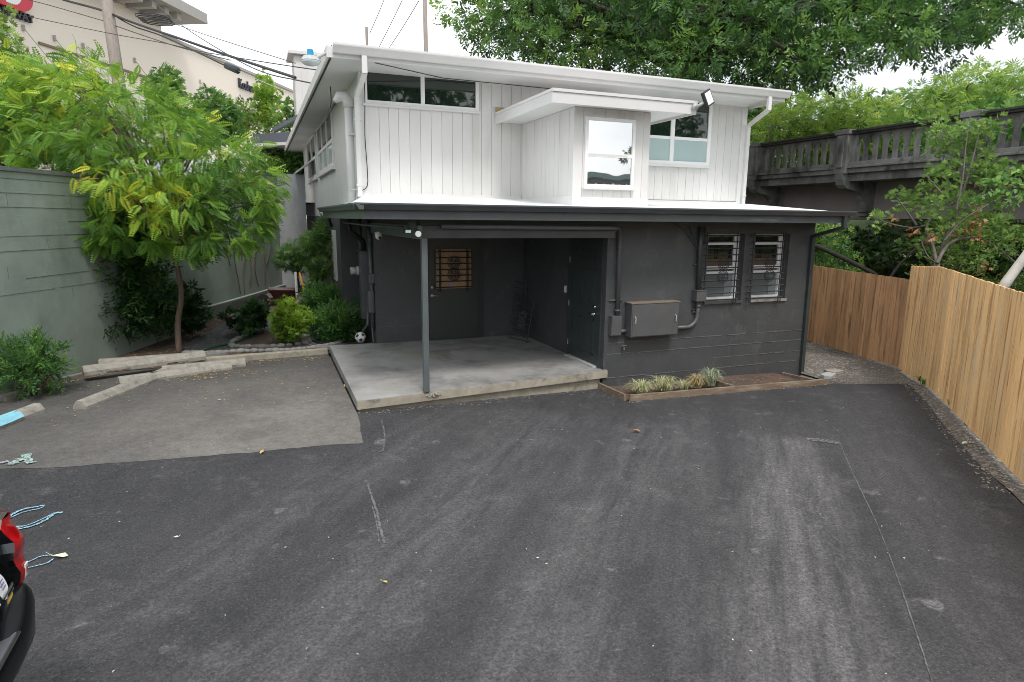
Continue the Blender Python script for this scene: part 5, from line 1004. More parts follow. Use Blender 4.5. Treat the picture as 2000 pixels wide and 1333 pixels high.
region_tree('leafy_tree', 'darker small tree in the gap between the two feathery trees', [(1680, 225), (1700, 205), (1735, 205), (1750, 235), (1720, 250), (1690, 250)], 36, 1.5, 14, 1., 1.1, 36, L_big, T_fan(6, .26, 2.7, .3), .36, .45, 24, .2, .5)
region_tree('leafy_tree', 'tree of mixed green behind the right stretch of balustrade', [(1740, 330), (1740, 260), (1900, 240), (2060, 210), (2060, 330), (1900, 350)], 27, 2, 34, 1.1, 1.3, 46, L_med, T_fan(6, .26, 2.7, .3), .38, .5, 25, .2, .5)
# hillside ground cover under the bridge
N = 15000; X = rng.uniform(9.5, 27, N); Y = rng.uniform(-1, 30, N); hz = np.array([hill(x, y) for x, y in zip(X, Y)]); fx = np.array([((Vector((x, y))-Vector(FB)).dot(Vector((-fd.y, fd.x))*(1 if -fd.y > 0 else -1))) for x, y in zip(X, Y)])
keep = (fx > .5) & (hz > -.2) & ((Y < 8.4) | (X > 12.6)); X, Y, hz = X[keep], Y[keep], hz[keep]; cl = np.sin(X*2.1+np.cos(Y*1.7))*np.cos(Y*1.9+X*.6)
P = np.stack([X, Y, hz+np.abs(rn(.10, .16, len(X)))+.22*np.clip(cl, 0, 1)], 1); dd = rn(0, 1, P.shape); dd[:, 2] = np.abs(dd[:, 2])*.5+.1; dd[:, 0] -= .5
o = leaves('ground_cover', L_ivy, None, T_fan(6, .34, 3.0, .2), P, dd, rng.uniform(.13, .30, len(P)), .30+.22*cl+rn(0, .14, len(P)), .7); tag(o, 'tangled ivy and weeds covering the bank under the bridge', 'ground cover', kind='stuff')
for k2, (x, y, rx, rz, m_, lb) in enumerate(((13.4, 12.4, 1.1, 2.4, L_med, 'leafy bush on the bank left of the bare forked branches'), (14.2, 9.0, 1.4, 2.5, L_ivy, 'brownish green thicket on the bank right behind the tall fence'), (13.0, 6.6, 1.1, 2.6, L_dark, 'dark bush on the bank at the right edge above the fence'), (14.5, 15.5, .9, 1.6, L_ivy, 'bush just past the low fence by the log'))):
    bush('bank_bush', lb, 'bush', x, y, max(0, hill(x, y)), rx, rz, m_, 1500, T_spray(9, .16, .45), .17, 26, .52, .20, 8, seed=30+k2, rs=.34, group='bushes on the bank under the bridge')
lg0, lg1 = ond(1585, 478, 15.0), ond(1712, 538, 14.2); b = MB(); b.tube(bez([lg0+Vector((-.8, .4, .25)), lg0, (lg0+lg1)/2+Vector((0, 0, .03)), lg1], 4), [random.uniform(.035, .06) for _ in range(13)], 8); tag(b.build('fallen_log', mk('wet_black_bark', (.022, .018, .013), .95, .4, 8, .6, 20), smooth=True), 'dark mossy log slanting down behind the low fence', 'log')
# slim stemmed tree in front of the bridge
Ds = 11.6; t = thing('slender_tree', 'slender many stemmed tree, sparse bright leaves and some dead orange ones, before the bridge', 'tree', tuple(ond(1835, 545, Ds)))
b = MB(); f0 = ond(1832, 560, Ds); f0.z = .2
st = [[(1830, 515), (1822, 480), (1810, 440), (1850, 380), (1842, 300), (1822, 250), (1818, 225)], [(1830, 515), (1845, 470), (1868, 410), (1890, 345), (1905, 290), (1915, 250)], [(1868, 410), (1880, 350), (1885, 300), (1890, 255)],
      [(1830, 515), (1850, 480), (1880, 466), (1920, 468), (1955, 490), (1985, 515), (2000, 530)], [(1822, 480), (1800, 470), (1812, 500), (1830, 515)], [(1845, 470), (1880, 430), (1930, 400), (1945, 385)], [(1842, 380), (1815, 350), (1805, 330)], [(1810, 440), (1780, 445), (1730, 435), (1705, 420)], [(1790, 440), (1765, 405), (1750, 385)]]
for i, s_ in enumerate(st): 
    pts = bez([ond(x, y, Ds+.25*math.sin(i*2+j*.5)) for j, (x, y) in enumerate(s_)], 3); b.tube(pts, [(.034 if i in (0, 1, 3) else .02)*(1-.75*j/(len(pts)-1)) for j in range(len(pts))], 6, False)
b.tube([f0, ond(1830, 515, Ds)], .05, 8); b.build('trunk', M_barkg, t, True)
cl = [(1818, 240), (1840, 262), (1822, 285), (1850, 300), (1875, 262), (1895, 255), (1912, 240), (1925, 262), (1890, 300), (1920, 300), (1870, 285), (1860, 330), (1905, 330), (1930, 335), (1840, 340), (1815, 345), (1808, 372), (1850, 370), (1895, 370), (1925, 340), (1940, 345), (1960, 330), (1800, 405), (1830, 400), (1860, 395), (1890, 400), (1930, 395), (1950, 360), (1855, 430), (1900, 430), (1940, 430), (1820, 425), (1755, 390), (1785, 395), (1720, 430), (1970, 350), (1880, 455), (1925, 450), (1965, 440), (1840, 455), (1800, 480), (1860, 490), (1905, 495), (1950, 470), (1985, 470), (1850, 250), (1905, 275), (1945, 250)]
cs = [ond(x, y, Ds+random.uniform(-.45, .45)) for x, y in cl]; P, Dn, Id = blob_pts(cs, [.24]*len(cs), 40, .1, .9)
leaves('crown', leafmat('sparse_bright_leaf', (.06, .13, .03), (.13, .25, .05), (.24, .38, .08), (.38, .5, .13), .4), t, T_fan(5, .26, 2.2, .1), P, Dn+np.array([0, 0, .5]), rng.uniform(.07, .12, len(P)), rn(.45, .2, len(P)), .6)
cs = [ond(x, y, Ds+random.uniform(-.3, .3)) for x, y in ((1918, 358), (1905, 410), (1912, 435), (1868, 455), (1910, 465), (1815, 465), (1782, 450), (1738, 430), (1895, 445), (1925, 520))]; P, Dn, Id = blob_pts(cs, [.10]*len(cs), 12, .1, .9)
leaves('dead_foliage', L_or, t, T_fan(5, .30, 2.2, .3), P, Dn, rng.uniform(.05, .09, len(P)), rng.uniform(0, 1, len(P)), .8)
b = MB(); b.tube(bez([ond(1738, 545, 12.6), ond(1755, 520, 12.8), ond(1790, 485, 13), ond(1812, 470, 13)], 4), [.028]*4+[.022]*4+[.014]*5, 8); tag(b.build('bare_branch', MATS['wet_black_bark'], smooth=True), 'thick dark bare branch leaning out behind the fence step', 'branch')
t = thing('birch_tree', 'leaning white birch trunk and drooping leafy twigs at the right edge of photo', 'tree', tuple(ond(1960, 556, 9.4)))
b = MB(); b.tube([ond(1952, 572, 9.4), ond(1968, 548, 9.4), ond(2003, 500, 9.3), ond(2060, 420, 9.1), ond(2110, 300, 9.), ond(2150, 120, 8.9), ond(2170, -150, 8.8)], [.075, .07, .062, .055, .045, .03, .008], 12)
b.build('trunk', M_birch, t, True); b = MB(); tw_ = []
for s_ in ([(2090, 350), (2040, 330), (2000, 333), (1960, 345), (1925, 358)], [(2100, 370), (2040, 352), (2000, 358), (1950, 372), (1912, 388)], [(2100, 400), (2040, 378), (2000, 378), (1975, 398)]):
    pl = bez([ond(x, y, 8.6) for x, y in s_], 5); b.tube(pl, .008, 5, False); tw_ += pl[6:]
b.build('twig', M_barkg, t, True); P = np.repeat(np.array([tuple(c) for c in tw_]), 5, 0)+rn(0, .035, (len(tw_)*5, 3)); dd = rn(0, .6, P.shape)+np.array([-.4, 0, -.6])
leaves('foliage', L_med, t, T_kite(1, .34, .03, .1), P, dd, rng.uniform(.07, .12, len(P)), rn(.6, .15, len(P)), .5)
# growth above the wall on the left
region_tree('hedge_tree', 'tall dense clipped evergreen at the top left corner', [(-130, 40), (-25, 20), (5, 55), (30, 105), (55, 150), (80, 200), (110, 245), (115, 315), (-130, 320)], 13.6, .9, 70, .34, .42, 60, L_hedge, T_fan(6, .22, 2.2, .05), .15, .45, 41, .12, 3.0, up=.9, squash=1.3)
region_tree('hedge_tree', 'dark evergreen bush just above the green wall at far left', [(-100, 245), (0, 240), (60, 260), (120, 280), (125, 305), (-100, 310)], 12.8, .5, 34, .36, .5, 60, L_dark, T_fan(6, .22, 2.2, .1), .14, .30, 42, .1, 3.0, up=.3)
region_tree('columnar_tree', 'narrow upright yellow green tree in front of the long store wall', [(503, 250), (505, 190), (515, 158), (524, 165), (538, 195), (540, 250)], 30, .5, 22, .4, .42, 42, L_lime, T_fan(5, .26, 1.8, 0), .20, .38, 43, .06, 3.0, up=.9, squash=1.5)
region_tree('columnar_tree', 'shorter narrow tree left of the upright one before the store', [(462, 262), (470, 215), (478, 208), (492, 240), (498, 262)], 29, .4, 12, .4, .45, 42, L_hedge, T_fan(5, .26, 1.8, 0), .20, .45, 44, .06, 3.0, up=.9, squash=1.4)
region_tree('columnar_tree', 'leafy tree tops right of the upright narrow tree, near the eave', [(540, 262), (545, 215), (560, 205), (585, 222), (590, 265)], 29, .5, 16, .5, .55, 42, L_med, T_fan(5, .26, 1.8, 0), .20, .62, 45, .06, 3.0, up=.7)
region_tree('leafy_tree', 'green tree mass below the grey pavilion roof beside the house', [(520, 300), (570, 290), (605, 310), (615, 372), (560, 375), (520, 340)], 23.5, 1.0, 26, .55, .62, 56, L_med, T_fan(6, .26, 2.7, .3), .20, .52, 46, .1, 3.0)
region_tree('leafy_tree', 'twin topped leafy tree left of the narrow trees', [(392, 262), (396, 200), (405, 185), (418, 215), (425, 188), (438, 205), (450, 225), (452, 262), (420, 275)], 24, .6, 26, .45, .50, 52, L_med, T_fan(6, .26, 2.7, .3), .20, .45, 47, .08, 3.0, up=.3)
region_tree('leafy_tree', 'rounded leafy tree right of the timber pole', [(300, 185), (312, 155), (325, 148), (345, 175), (350, 200), (305, 215)], 20, .5, 18, .36, .42, 48, L_med, T_fan(6, .26, 2.7, .3), .18, .62, 48, .08, 3.0, up=.2)
# trees behind the camera, mirrored in the windows
cs = []
r = random.Random(77)
for i in range(70):
    a, q, h = r.uniform(0, 6.283), r.random()**.5, r.random(); cs.append(Vector((9+6.8*q*math.cos(a)*math.sin(math.pi*(.2+.7*h)), -27+5*q*math.sin(a), 4+11*h)))
o = toptree('street_tree', 'leafy tree across the lot, mirrored in the long upper window', (9, -27, 0), (9, -27, 5), cs, [1.7]*70, 40, L_big, T_fan(6, .30, 2.7, .4), .6, M_barkd, .4, .35, -.3, 1, 20)
c2 = copy_tree(o, (28, 8, 0)); c2['label'] = 'leafy tree across the lot, mirrored in the right upper window'
c2 = copy_tree(o, (-13, 2, -1)); c2['label'] = 'leafy tree across the lot, farthest left behind the camera'
# small car above the wall
cp = ond(150, 345, 15.5); t = thing('parked_car', 'white car parked above the green wall, almost hidden by the feathery tree', 'car', (cp.x, cp.y, 3.02))
x0, y0 = cp.x-.5, cp.y; cpro = [(0, .45), (.1, .75), (.9, .88), (1.35, 1.28), (2.6, 1.32), (3.4, .98), (4.2, .88), (4.3, .5), (4.2, .3), (.1, .3)]
b = MB(); b.prism([(x0+u, y0, 3.05+v) for u, v in cpro], (0, 1.7, 0)); b.build('body', M_carw, t, bevel=.05)
b = MB(); b.prism([(x0+u, y0-.006, 3.05+v) for u, v in ((1.05, .90), (1.45, 1.22), (2.5, 1.25), (3.1, .97))], (0, 1.712, 0)); b.build('side_window', G_clear, t)
for wx_ in (.85, 3.45):
    for wy in (-.03, 1.53): b = MB(); b.tube([(x0+wx_, y0+wy, 3.34), (x0+wx_, y0+wy+.2, 3.34)], .32, 18); b.build('wheel', M_black, t)
# roof mirrored low in the bay window
t = thing('low_building', 'low dark walled building with green roof across the lot, mirrored in the bay window', 'building', (22, -20, 0))
b = MB(); b.box(12, 31, -24, -19, 0, 5.1); b.build('wall', M_signd, t)
b = MB(); b.prism([(12, -18.6, 5.11), (12, -24.4, 5.11), (12, -24.4, 5.3), (12, -18.6, 5.45)], (19.2, 0, 0)); b.build('roof', mk('green_roof', (.10, .20, .18), .5, .1, 3), t)
for i in range(9): b = MB(); x = 20+i*.55; b.beam((x, -18.9, 4.1), (x+.15, -18.9, 4.85), .12, .05, (0, 1, 0)); b.build('white_slat', M_signw, t)
# ------------------------------------------------------------------ van at lower left (rear faces +x)
VX, VY0, VY1 = -1.16, 1.52, 3.46
def prof_body():
    return [(-6.0, .50), (-6.15, .75), (-6.05, 1.0), (-5.2, 1.12), (-4.3, 1.62), (-3.6, 1.74), (-1.75, 1.72), (-1.50, 1.66), (-1.22, 1.25), (-1.145, .95), (-1.15, .70), (-1.35, .35), (-5.9, .35)]
V = thing('parked_van', 'black minivan with stickers on its tailgate, only its rear corner showing at lower left', 'van', (-3.6, 2.5, 0))
b = MB(); pr = prof_body(); ys = [VY0+.10, VY0+.02, VY0, VY0+.35, VY1-.35, VY1, VY1-.02, VY1-.10]; 
def sec(y, k, sh): return [(x*(1)+(.10*k if x > -3 else -.10*k)*-1, y if z < 1.1 else y+sh*(z-1.1)*.35, z) for x, z in pr]
secs = [sec(VY0, 1., 1), sec(VY0+.14, .25, 1), sec((VY0+VY1)/2, 0, 0), sec(VY1-.14, .25, -1), sec(VY1, 1., -1)]
n = len(pr); vs = [v for s_ in secs for v in s_]; fs = [tuple(range(n))[::-1], tuple(range(len(vs)-n, len(vs)))]
for i in range(len(secs)-1):
    for j in range(n): fs.append((i*n+j, i*n+(j+1) % n, (i+1)*n+(j+1) % n, (i+1)*n+j))
b.add(vs, fs); b.build('body', M_van, V, bevel=.03)
def tg(y, z, o=.004):                              # point on the tailgate skin
    xs_ = [(1.66, -1.50), (1.25, -1.22), (.95, -1.145), (.70, -1.15)]
    for (za, xa), (zb, xb) in zip(xs_, xs_[1:]):
        if z >= zb: x = xa+(xb-xa)*(za-z)/(za-zb); break
    else: x = -1.15
    k = max(0, abs(y-(VY0+VY1)/2)-.83)/.14*.10; return (x+o-k*.6, y, z)
zz = [.885, .92, .96, 1.0, 1.04, 1.08, 1.12, 1.16, 1.20, 1.235]; hw_ = [.008, .020, .025, .034, .048, .052, .038, .046, .052, .030]; NL = len(zz)
b = MB(); vs = []; segs = 9
for z, w_ in zip(zz, hw_):                           # lamp bulges round the body corner
    for k_ in range(segs):
        f = k_/(segs-1); ang = f*math.pi*.5; yc = VY1-.078; x = -1.150+.02-.10*(1-math.cos(ang))*1.6; y = yc+.09*math.sin(ang); bul = .028*math.sin(math.pi*min(1, max(0, (z-.88)/.36)))
        bx_ = -1.128-.055*(z-.9)+bul+.010*math.sin((z-.9)*38)
        if k_ == 0: y = yc-w_*1.35; x = bx_-.014
        elif k_ == 1: y = yc-w_*.6; x = bx_-.004
        else: fa = (k_-2)/(segs-3)*math.pi*.5; x = bx_-.12*(1-math.cos(fa)); y = yc+.018+.052*math.sin(fa)
        vs.append((x, y, z))
b.add(vs, [(i*segs+j, i*segs+j+1, (i+1)*segs+j+1, (i+1)*segs+j) for i in range(NL-1) for j in range(segs-1)]); lm = b.build('tail_lamp', M_lamp, V, True)
inr = vs[::segs]; b = MB(); b.add(inr+[(x-.16, y-.012, z) for x, y, z in inr], [(i, i+1, NL+i+1, NL+i) for i in range(NL-1)]); b.add([vs[0], vs[4], vs[8], (vs[0][0]-.16, vs[0][1]-.01, vs[0][2]), vs[-segs], vs[-5], vs[-1], (vs[-segs][0]-.16, vs[-segs][1], vs[-segs][2])], [(0, 1, 2, 3), (4, 5, 6, 7)]); b.build('lamp_housing', M_van, V)
b = MB(); b.prism([(-1.124, VY1-.085, .915), (-1.122, VY1-.055, .915), (-1.112, VY1-.052, .985), (-1.112, VY1-.088, .985)], (.009, 0, 0)); b.build('reversing_lens', M_lampw, lm, bevel=.003)
b = MB()                                            # bumper wrapping the rear corner
pl = [tuple(p)[:2] for p in bez([(VX-.75, VY1+.03, 0), (VX-.35, VY1+.045, 0), (VX-.10, VY1+.035, 0), (VX+.03, VY1-.015, 0), (VX+.075, VY1-.13, 0), (VX+.085, VY1-.45, 0), (VX+.09, 2.5, 0), (VX+.085, VY0+.45, 0), (VX+.075, VY0+.13, 0), (VX+.03, VY0+.015, 0), (VX-.10, VY0-.035, 0), (VX-.75, VY0-.03, 0)], 5)]
cx_, cy_ = VX-.9, (VY0+VY1)/2; rows = []
for li, o in enumerate([-.20, -.11, -.05, -.015, .0, -.006, -.022, -.05, -.115, -.17]):
    row = []
    for x, y in pl:
        e_ = abs(y-cy_); top = .765+.122*sm(.62, .90, e_); z = [.53, .535, .575, .635, top-.10, top-.05, top-.018, top, top+.002, top-.05][li]
        dv = Vector((x-cx_, (y-cy_)*.9)).normalized(); row.append((x+dv.x*o, y+dv.y*o, z))
    rows.append(row)
m = len(pl); b.add([v_ for r_2 in rows for v_ in r_2], [(i*m+j, i*m+j+1, (i+1)*m+j+1, (i+1)*m+j) for i in range(9) for j in range(m-1)]); b.build('bumper', M_vplas, V, True)
b = MB(); b.box(VX+.012, VX+.060, VY0+.35, VY1-.30, .766, .774); b.build('step_pad', M_vstep, V, bevel=.003)
b = MB(); b.tube([(VX+.064, VY0+.3, .768), (VX+.070, 2.5, .768), (VX+.064, VY1-.30, .768)], .009, 8); b.build('chrome_strip', M_chrome, V, True)
b = MB(); b.prism([tg(VY0+.2, 1.27, .006), tg(VY1-.22, 1.27, .006), tg(VY1-.28, 1.60, .006), tg(VY0+.28, 1.60, .006)], (.006, 0, 0)); b.build('rear_window', G_clear, V)
def sticker(y, z, ry, rz_, mat, nm, par=V):
    b = MB(); b.prism([tg(y+ry*math.cos(a*math.pi/10), z+rz_*math.sin(a*math.pi/10), .010) for a in range(20)], (.003, 0, 0)); return b.build(nm, mat, par)
s1 = sticker(VY1-.27, .985, .045, .062, M_stick, 'oval_sticker'); s2 = sticker(VY1-.50, .86, .045, .055, M_stick, 'oval_sticker'); 
b = MB(); b.prism([tg(VY1-.23, 1.12, .010), tg(VY1-.42, 1.13, .010), tg(VY1-.42, 1.19, .010), tg(VY1-.215, 1.185, .010)], (.003, 0, 0)); b.build('cyan_sticker', M_cyan, V)
b = MB(); b.prism([tg(VY1-.33, .93, .010), tg(VY1-.55, .96, .010), tg(VY1-.55, 1.08, .010), tg(VY1-.36, 1.06, .010)], (.003, 0, 0)); b.build('cyan_sticker', mk('pale_cyan_sticker', (.40, .66, .72), .4, .1, 12), V)
b = MB(); b.prism([tg(VY1-.19, .945, .012), tg(VY1-.30, .935, .012), tg(VY1-.30, .95, .012), tg(VY1-.19, .96, .012)], (.006, 0, 0)); b.prism([tg(VY1-.19, .925, .012), tg(VY1-.27, .915, .012), tg(VY1-.27, .922, .012), tg(VY1-.19, .933, .012)], (.006, 0, 0)); b.build('chrome_badge', M_chrome, V)
b = MB(); b.prism([tg(VY1-.20, .90, .012), tg(VY1-.26, .893, .012), tg(VY1-.26, .907, .012), tg(VY1-.20, .914, .012)], (.004, 0, 0)); b.build('yellow_badge', mk('yellow_badge_paint', (.7, .5, .05), .4, .05, 5), V)
for (y, z, k2) in ((VY1-.27, .985, 1), (VY1-.50, .86, 1)):
    b = MB()
    for i in range(3): b.prism([tg(y-.025+i*.004, z+.02-i*.016, .016), tg(y+.022, z+.024-i*.016, .016), tg(y+.022, z+.028-i*.016, .016), tg(y-.025+i*.004, z+.024-i*.016, .016)], (.002, 0, 0))
    b.build('sticker_print', mk('purple_print', (.20, .16, .35), .5, .3, 20), s1 if z > .95 else s2)
for wx_ in (-2.35, -5.1):
    for wy in (VY0+.01, VY1-.22):
        b = MB(); b.tube([(wx_, wy, .34), (wx_, wy+.21, .34)], .34, 22); w_2 = b.build('wheel', M_black, V); b = MB(); yo = wy-.01 if wy < 2 else wy+.20; b.tube([(wx_, yo, .34), (wx_, yo+.02, .34)], .22, 14); b.build('rim', M_galv, w_2)
for sy, y in ((-1, VY0-.004), (1, VY1+.002)):
    b = MB(); b.add([(-4.2, y-sy*.19, 1.60), (-2.0, y-sy*.19, 1.60), (-1.7, y-sy*.03, 1.15), (-4.8, y-sy*.03, 1.15)], [(0, 1, 2, 3)]); b.build('side_window', G_clear, V)
# ------------------------------------------------------------------ chalk, scuffs and seams on the ground
def stripe(name, pts, w_, mat, label, cat='chalk mark', group=None, z=.008, brk=0., parent=None):
    """thin strip following sighted points on the asphalt, with ragged edges"""
    P_ = [onz(x, y, .0) for x, y in pts]; P_ = bez(P_, 14); V_ = []; F_ = []
    for i, p in enumerate(P_):
        tdir = (P_[min(i+1, len(P_)-1)]-P_[max(i-1, 0)]); tdir.z = 0; tdir.normalize(); nn2 = Vector((-tdir.y, tdir.x, 0)); ww = w_*random.uniform(.65, 1.15); p = p+nn2*random.gauss(0, w_*.10); h = gz(p.x, p.y)+z
        V_ += [(p.x+nn2.x*ww/2, p.y+nn2.y*ww/2, h), (p.x-nn2.x*ww/2, p.y-nn2.y*ww/2, h)]
    for i in range(len(P_)-1):
        if random.random() > brk: F_.append((2*i, 2*i+1, 2*i+3, 2*i+2))
    return tag(mesh_np(name, V_, F_, mat, parent), label, cat, group)
ch = 'blue chalk drawings beside the van'
stripe('chalk_line', [(8, 1018), (40, 999), (88, 989)], .030, M_chalk, 'uppermost pale blue chalk curve beside the van', group=ch, z=.010); stripe('chalk_line', [(18, 1015), (45, 1003), (75, 996), (86, 992)], .016, M_chalk, 'inner chalk curve just under the uppermost one', group=ch, z=.011)
stripe('chalk_line', [(30, 1036), (60, 1030), (85, 1020), (110, 1004), (122, 1004)], .030, M_chalk, 'middle chalk curve touching the tail lamp', group=ch, z=.010); stripe('chalk_line', [(35, 1033), (60, 1026), (85, 1015), (108, 1003)], .014, M_chalk, 'inner line of the middle chalk curve', group=ch, z=.011)
stripe('chalk_line', [(40, 1105), (60, 1098), (80, 1089), (104, 1086)], .014, M_chalk, 'upper line of the chalk oval that ends at the pale leaf', group=ch, z=.010); stripe('chalk_line', [(42, 1114), (70, 1108), (92, 1102), (106, 1093)], .014, M_chalk, 'lower line of the chalk oval that ends at the pale leaf', group=ch, z=.011)
stripe('chalk_line', [(20, 915), (42, 903)], .11, mk('mint_chalk', (.36, .50, .47), .9, .5, 40, stain=((.09, .09, .09), 32, .44, .58)), 'short mint green chalk stroke on the old asphalt', z=.016); stripe('chalk_line', [(50, 895), (60, 912)], .09, MATS['mint_chalk'], 'second mint chalk dash on the old asphalt', z=.016); stripe('chalk_line', [(0, 912), (18, 908)], .07, mk('white_chalk', (.30, .30, .33), .9, .5, 40), 'whitish chalk smear at the left edge on the old asphalt', z=.016)
stripe('chalk_line', [(20, 1042), (34, 1030)], .06, MATS['mint_chalk'], 'small bright chalk smudge by the red tail lamp', z=.012)
stripe('pavement_seam', [(1640, 866), (1668, 930), (1715, 1030), (1760, 1150), (1800, 1270), (1830, 1360)], .010, M_chalkw, 'long thin pale seam line running down the right side of the lot', 'seam', z=.005)
stripe('pavement_seam', [(1575, 858), (1610, 862), (1642, 866)], .13, mk('dust_scuff', (.15, .147, .147), .9, .5, 40, stain=((.045, .045, .047), 26, .42, .56)), 'pale dusty scuff at the top of the long seam', 'scuff', z=.006)
stripe('pavement_crack', [(745, 824), (751, 850), (748, 880), (738, 885)], .022, M_chalkw, 'short pale crack below the porch corner', 'crack', z=.005)
stripe('pavement_crack', [(715, 938), (724, 965), (736, 1000), (742, 1030), (752, 1062)], .024, M_chalkw, 'longer pale crack farther down from the porch corner', 'crack', z=.005)
stripe('pavement_crack', [(727, 990), (735, 1020), (740, 1060)], .012, M_chalkw, 'faint pale branch beside the longer crack', 'crack', z=.006)
# ------------------------------------------------------------------ fallen leaves and grit
def litter(name, n, place, size, mat, label, cat, seed=2):
    r = random.Random(seed); V_ = []; F_ = []
    for i in range(n):
        x, y, z = place(r); a = r.uniform(0, 6.283); s_ = size*r.uniform(.4, 1.3); e_ = s_*r.uniform(.3, .7); c_, d_ = math.cos(a), math.sin(a); k0 = len(V_)
        for u, v, h in ((-s_, 0, 0), (0, -e_, s_*.25), (s_, 0, .0), (0, e_, s_*.3)): V_.append((x+u*c_-v*d_, y+u*d_+v*c_, z+h))
        F_.append((k0, k0+1, k0+2, k0+3))
    o = mesh_np(name, V_, F_, mat); return tag(o, label, cat, kind='stuff')
def pl_garden(r):
    q = r.random()
    if q < .30: x, y = r.gauss(-.9, .45), r.gauss(11.2, .22)
    elif q < .5: x, y = r.uniform(-.8, 1.1), 12.05-abs(r.gauss(0, .12))
    elif q < .60: t = r.random(); x, y = -3.2+t*.9+r.gauss(0, .06), 11.2+t*.7
    elif q < .75: x, y = r.uniform(-2.6, 1), r.uniform(9, 12)
    else: x, y = r.uniform(-2.6, 1.5), r.uniform(12.5, 15.5); return x, y, gard(x, y)+.004
    return x, y, gz(x, y)+.012
litter('fallen_leaves', 900, pl_garden, .020, M_leafl, 'small dry yellow leaves scattered by the parking blocks, kerb and garden', 'fallen leaves')
def pl_lot(r):
    q = r.random()
    if q < .40: x = r.uniform(1.1, 5.1); y = 8.30+.107*(x-1.1)-abs(r.gauss(0, .10)); return x, y, gz(x, y)+.006
    if q < .55: x = r.uniform(5, 9); y = 7.83-abs(r.gauss(0, .06)); return x, y, gz(x, y)+.006
    if q < .60: x = r.gauss(4.9, .15); y = r.gauss(8.2, .2); return x, min(y, 8.6), gz(x, y)+.006
    x, y = r.uniform(-4, 8), r.uniform(1.2, 8); return x, y, gz(x, y)+.005
litter('scattered_grit', 620, pl_lot, .011, mk('pale_grit', (.50, .46, .38), .8, .2, 20, island=.4), 'pale grit and blossom bits scattered over the dark asphalt', 'grit', 4)
def pl_fence(r):
    t = r.random(); p = Vector(FB)+(Vector(FC)-Vector(FB))*(t*1.25-.2); a = r.uniform(.02, .35); n = Vector((-fd.y, fd.x)); n = n if n.x < 0 else -n; return p.x+n.x*a, p.y+n.y*a, gz(p.x, p.y)+.0
litter('gravel_litter', 700, pl_fence, .020, mk('grey_straw_bits', (.26, .23, .18), .8, .3, 20, island=.6), 'dry bits and chips lying along the foot of the tall fence', 'litter', 6)
def oneleaf(x, y, s_, mat, label, z=.012, curl=.3):
    p = onz(x, y, .0); b = MB(); a = random.uniform(0, 6); c_, d_ = math.cos(a), math.sin(a); pts = [(-1, 0, 0), (-.5, -.4, curl), (.2, -.45, .1), (1, 0, curl*.8), (.25, .42, curl), (-.55, .4, .05)]
    b.prism([(p.x+s_*(u*c_-v*d_), p.y+s_*(u*d_+v*c_), z+gz(p.x, p.y)+s_*h) for u, v, h in pts], (0, 0, .002)); b.tube([(p.x+s_*c_, p.y+s_*d_, z+s_*curl*.8), (p.x+s_*1.7*c_, p.y+s_*1.7*d_, z+s_*.9)], .0018, 4); tag(b.build('fallen_leaf', mat), label, 'leaf', 'single leaves lying on the asphalt')
oneleaf(118, 1090, .055, M_palel, 'large pale green leaf beside the lowest chalk mark'); oneleaf(512, 888, .045, M_leafl, 'curled yellow leaf at the edge of the old asphalt'); oneleaf(1243, 845, .055, mk('brown_leaf', (.30, .16, .08), .7, .3, 20), 'curled brown leaf in front of the planter', curl=.5); oneleaf(344, 1052, .022, M_stick, 'tiny white leaf scrap on the open asphalt at left')
oneleaf(1884, 868, .05, M_palel, 'pale leaf on the gravel strip below the tall fence'); oneleaf(752, 1140, .02, M_leafl, 'tiny yellow leaf right of the cracks')
# ------------------------------------------------------------------ garden things
gz_ = lambda x, y: gard(x, y)
sheet('pebble_bed', [(-1.25, 12.75), (.3, 12.62), (1.3, 12.75), (1.55, 13.6), (1.2, 14.6), (.6, 15.6), (.3, 17.2), (-.4, 17.0), (-.9, 15.6), (-1.3, 14.4), (-1.5, 13.4)], M_peb, lambda x, y: gard(x, y)+.02, .3)
sheet('planting_island', [(-.55, 13.25), (.15, 13.0), (.75, 13.15), (.85, 13.7), (.45, 14.4), (-.15, 14.5), (-.5, 13.9)], M_soil, lambda x, y: gard(x, y)+.035, .3)
r = random.Random(9)
ring = bez([(-.55, 13.25, 0), (-.2, 13.05, 0), (.15, 12.98, 0), (.75, 13.12, 0), (.9, 13.7, 0), (.5, 14.45, 0), (-.15, 14.55, 0), (-.55, 13.95, 0), (-.6, 13.4, 0)], 4)
edge = bez([(-1.35, 12.85, 0), (-.9, 12.66, 0), (-.3, 12.60, 0), (.3, 12.58, 0), (.8, 12.62, 0), (1.25, 12.74, 0), (1.5, 13.2, 0)], 5)
for i, p in enumerate(ring+edge):
    s_ = r.uniform(.05, .075); b = MB(); z = gard(p.x, p.y)+.03; nx = (ring+edge)[min(i+1, len(ring+edge)-1)]; b.ball((p.x, p.y, z), s_, 8, 6, .12, (1.35, .85, .75)); ob = b.build('edging_stone', M_stone, None, True)
    tag(ob, *(('rounded grey edging stone in the inner ring round the bright shrub', 'stone', 'stones of the inner ring') if i < len(ring) else ('rounded grey edging stone in the outer row behind the kerb', 'stone', 'stones of the outer row')))
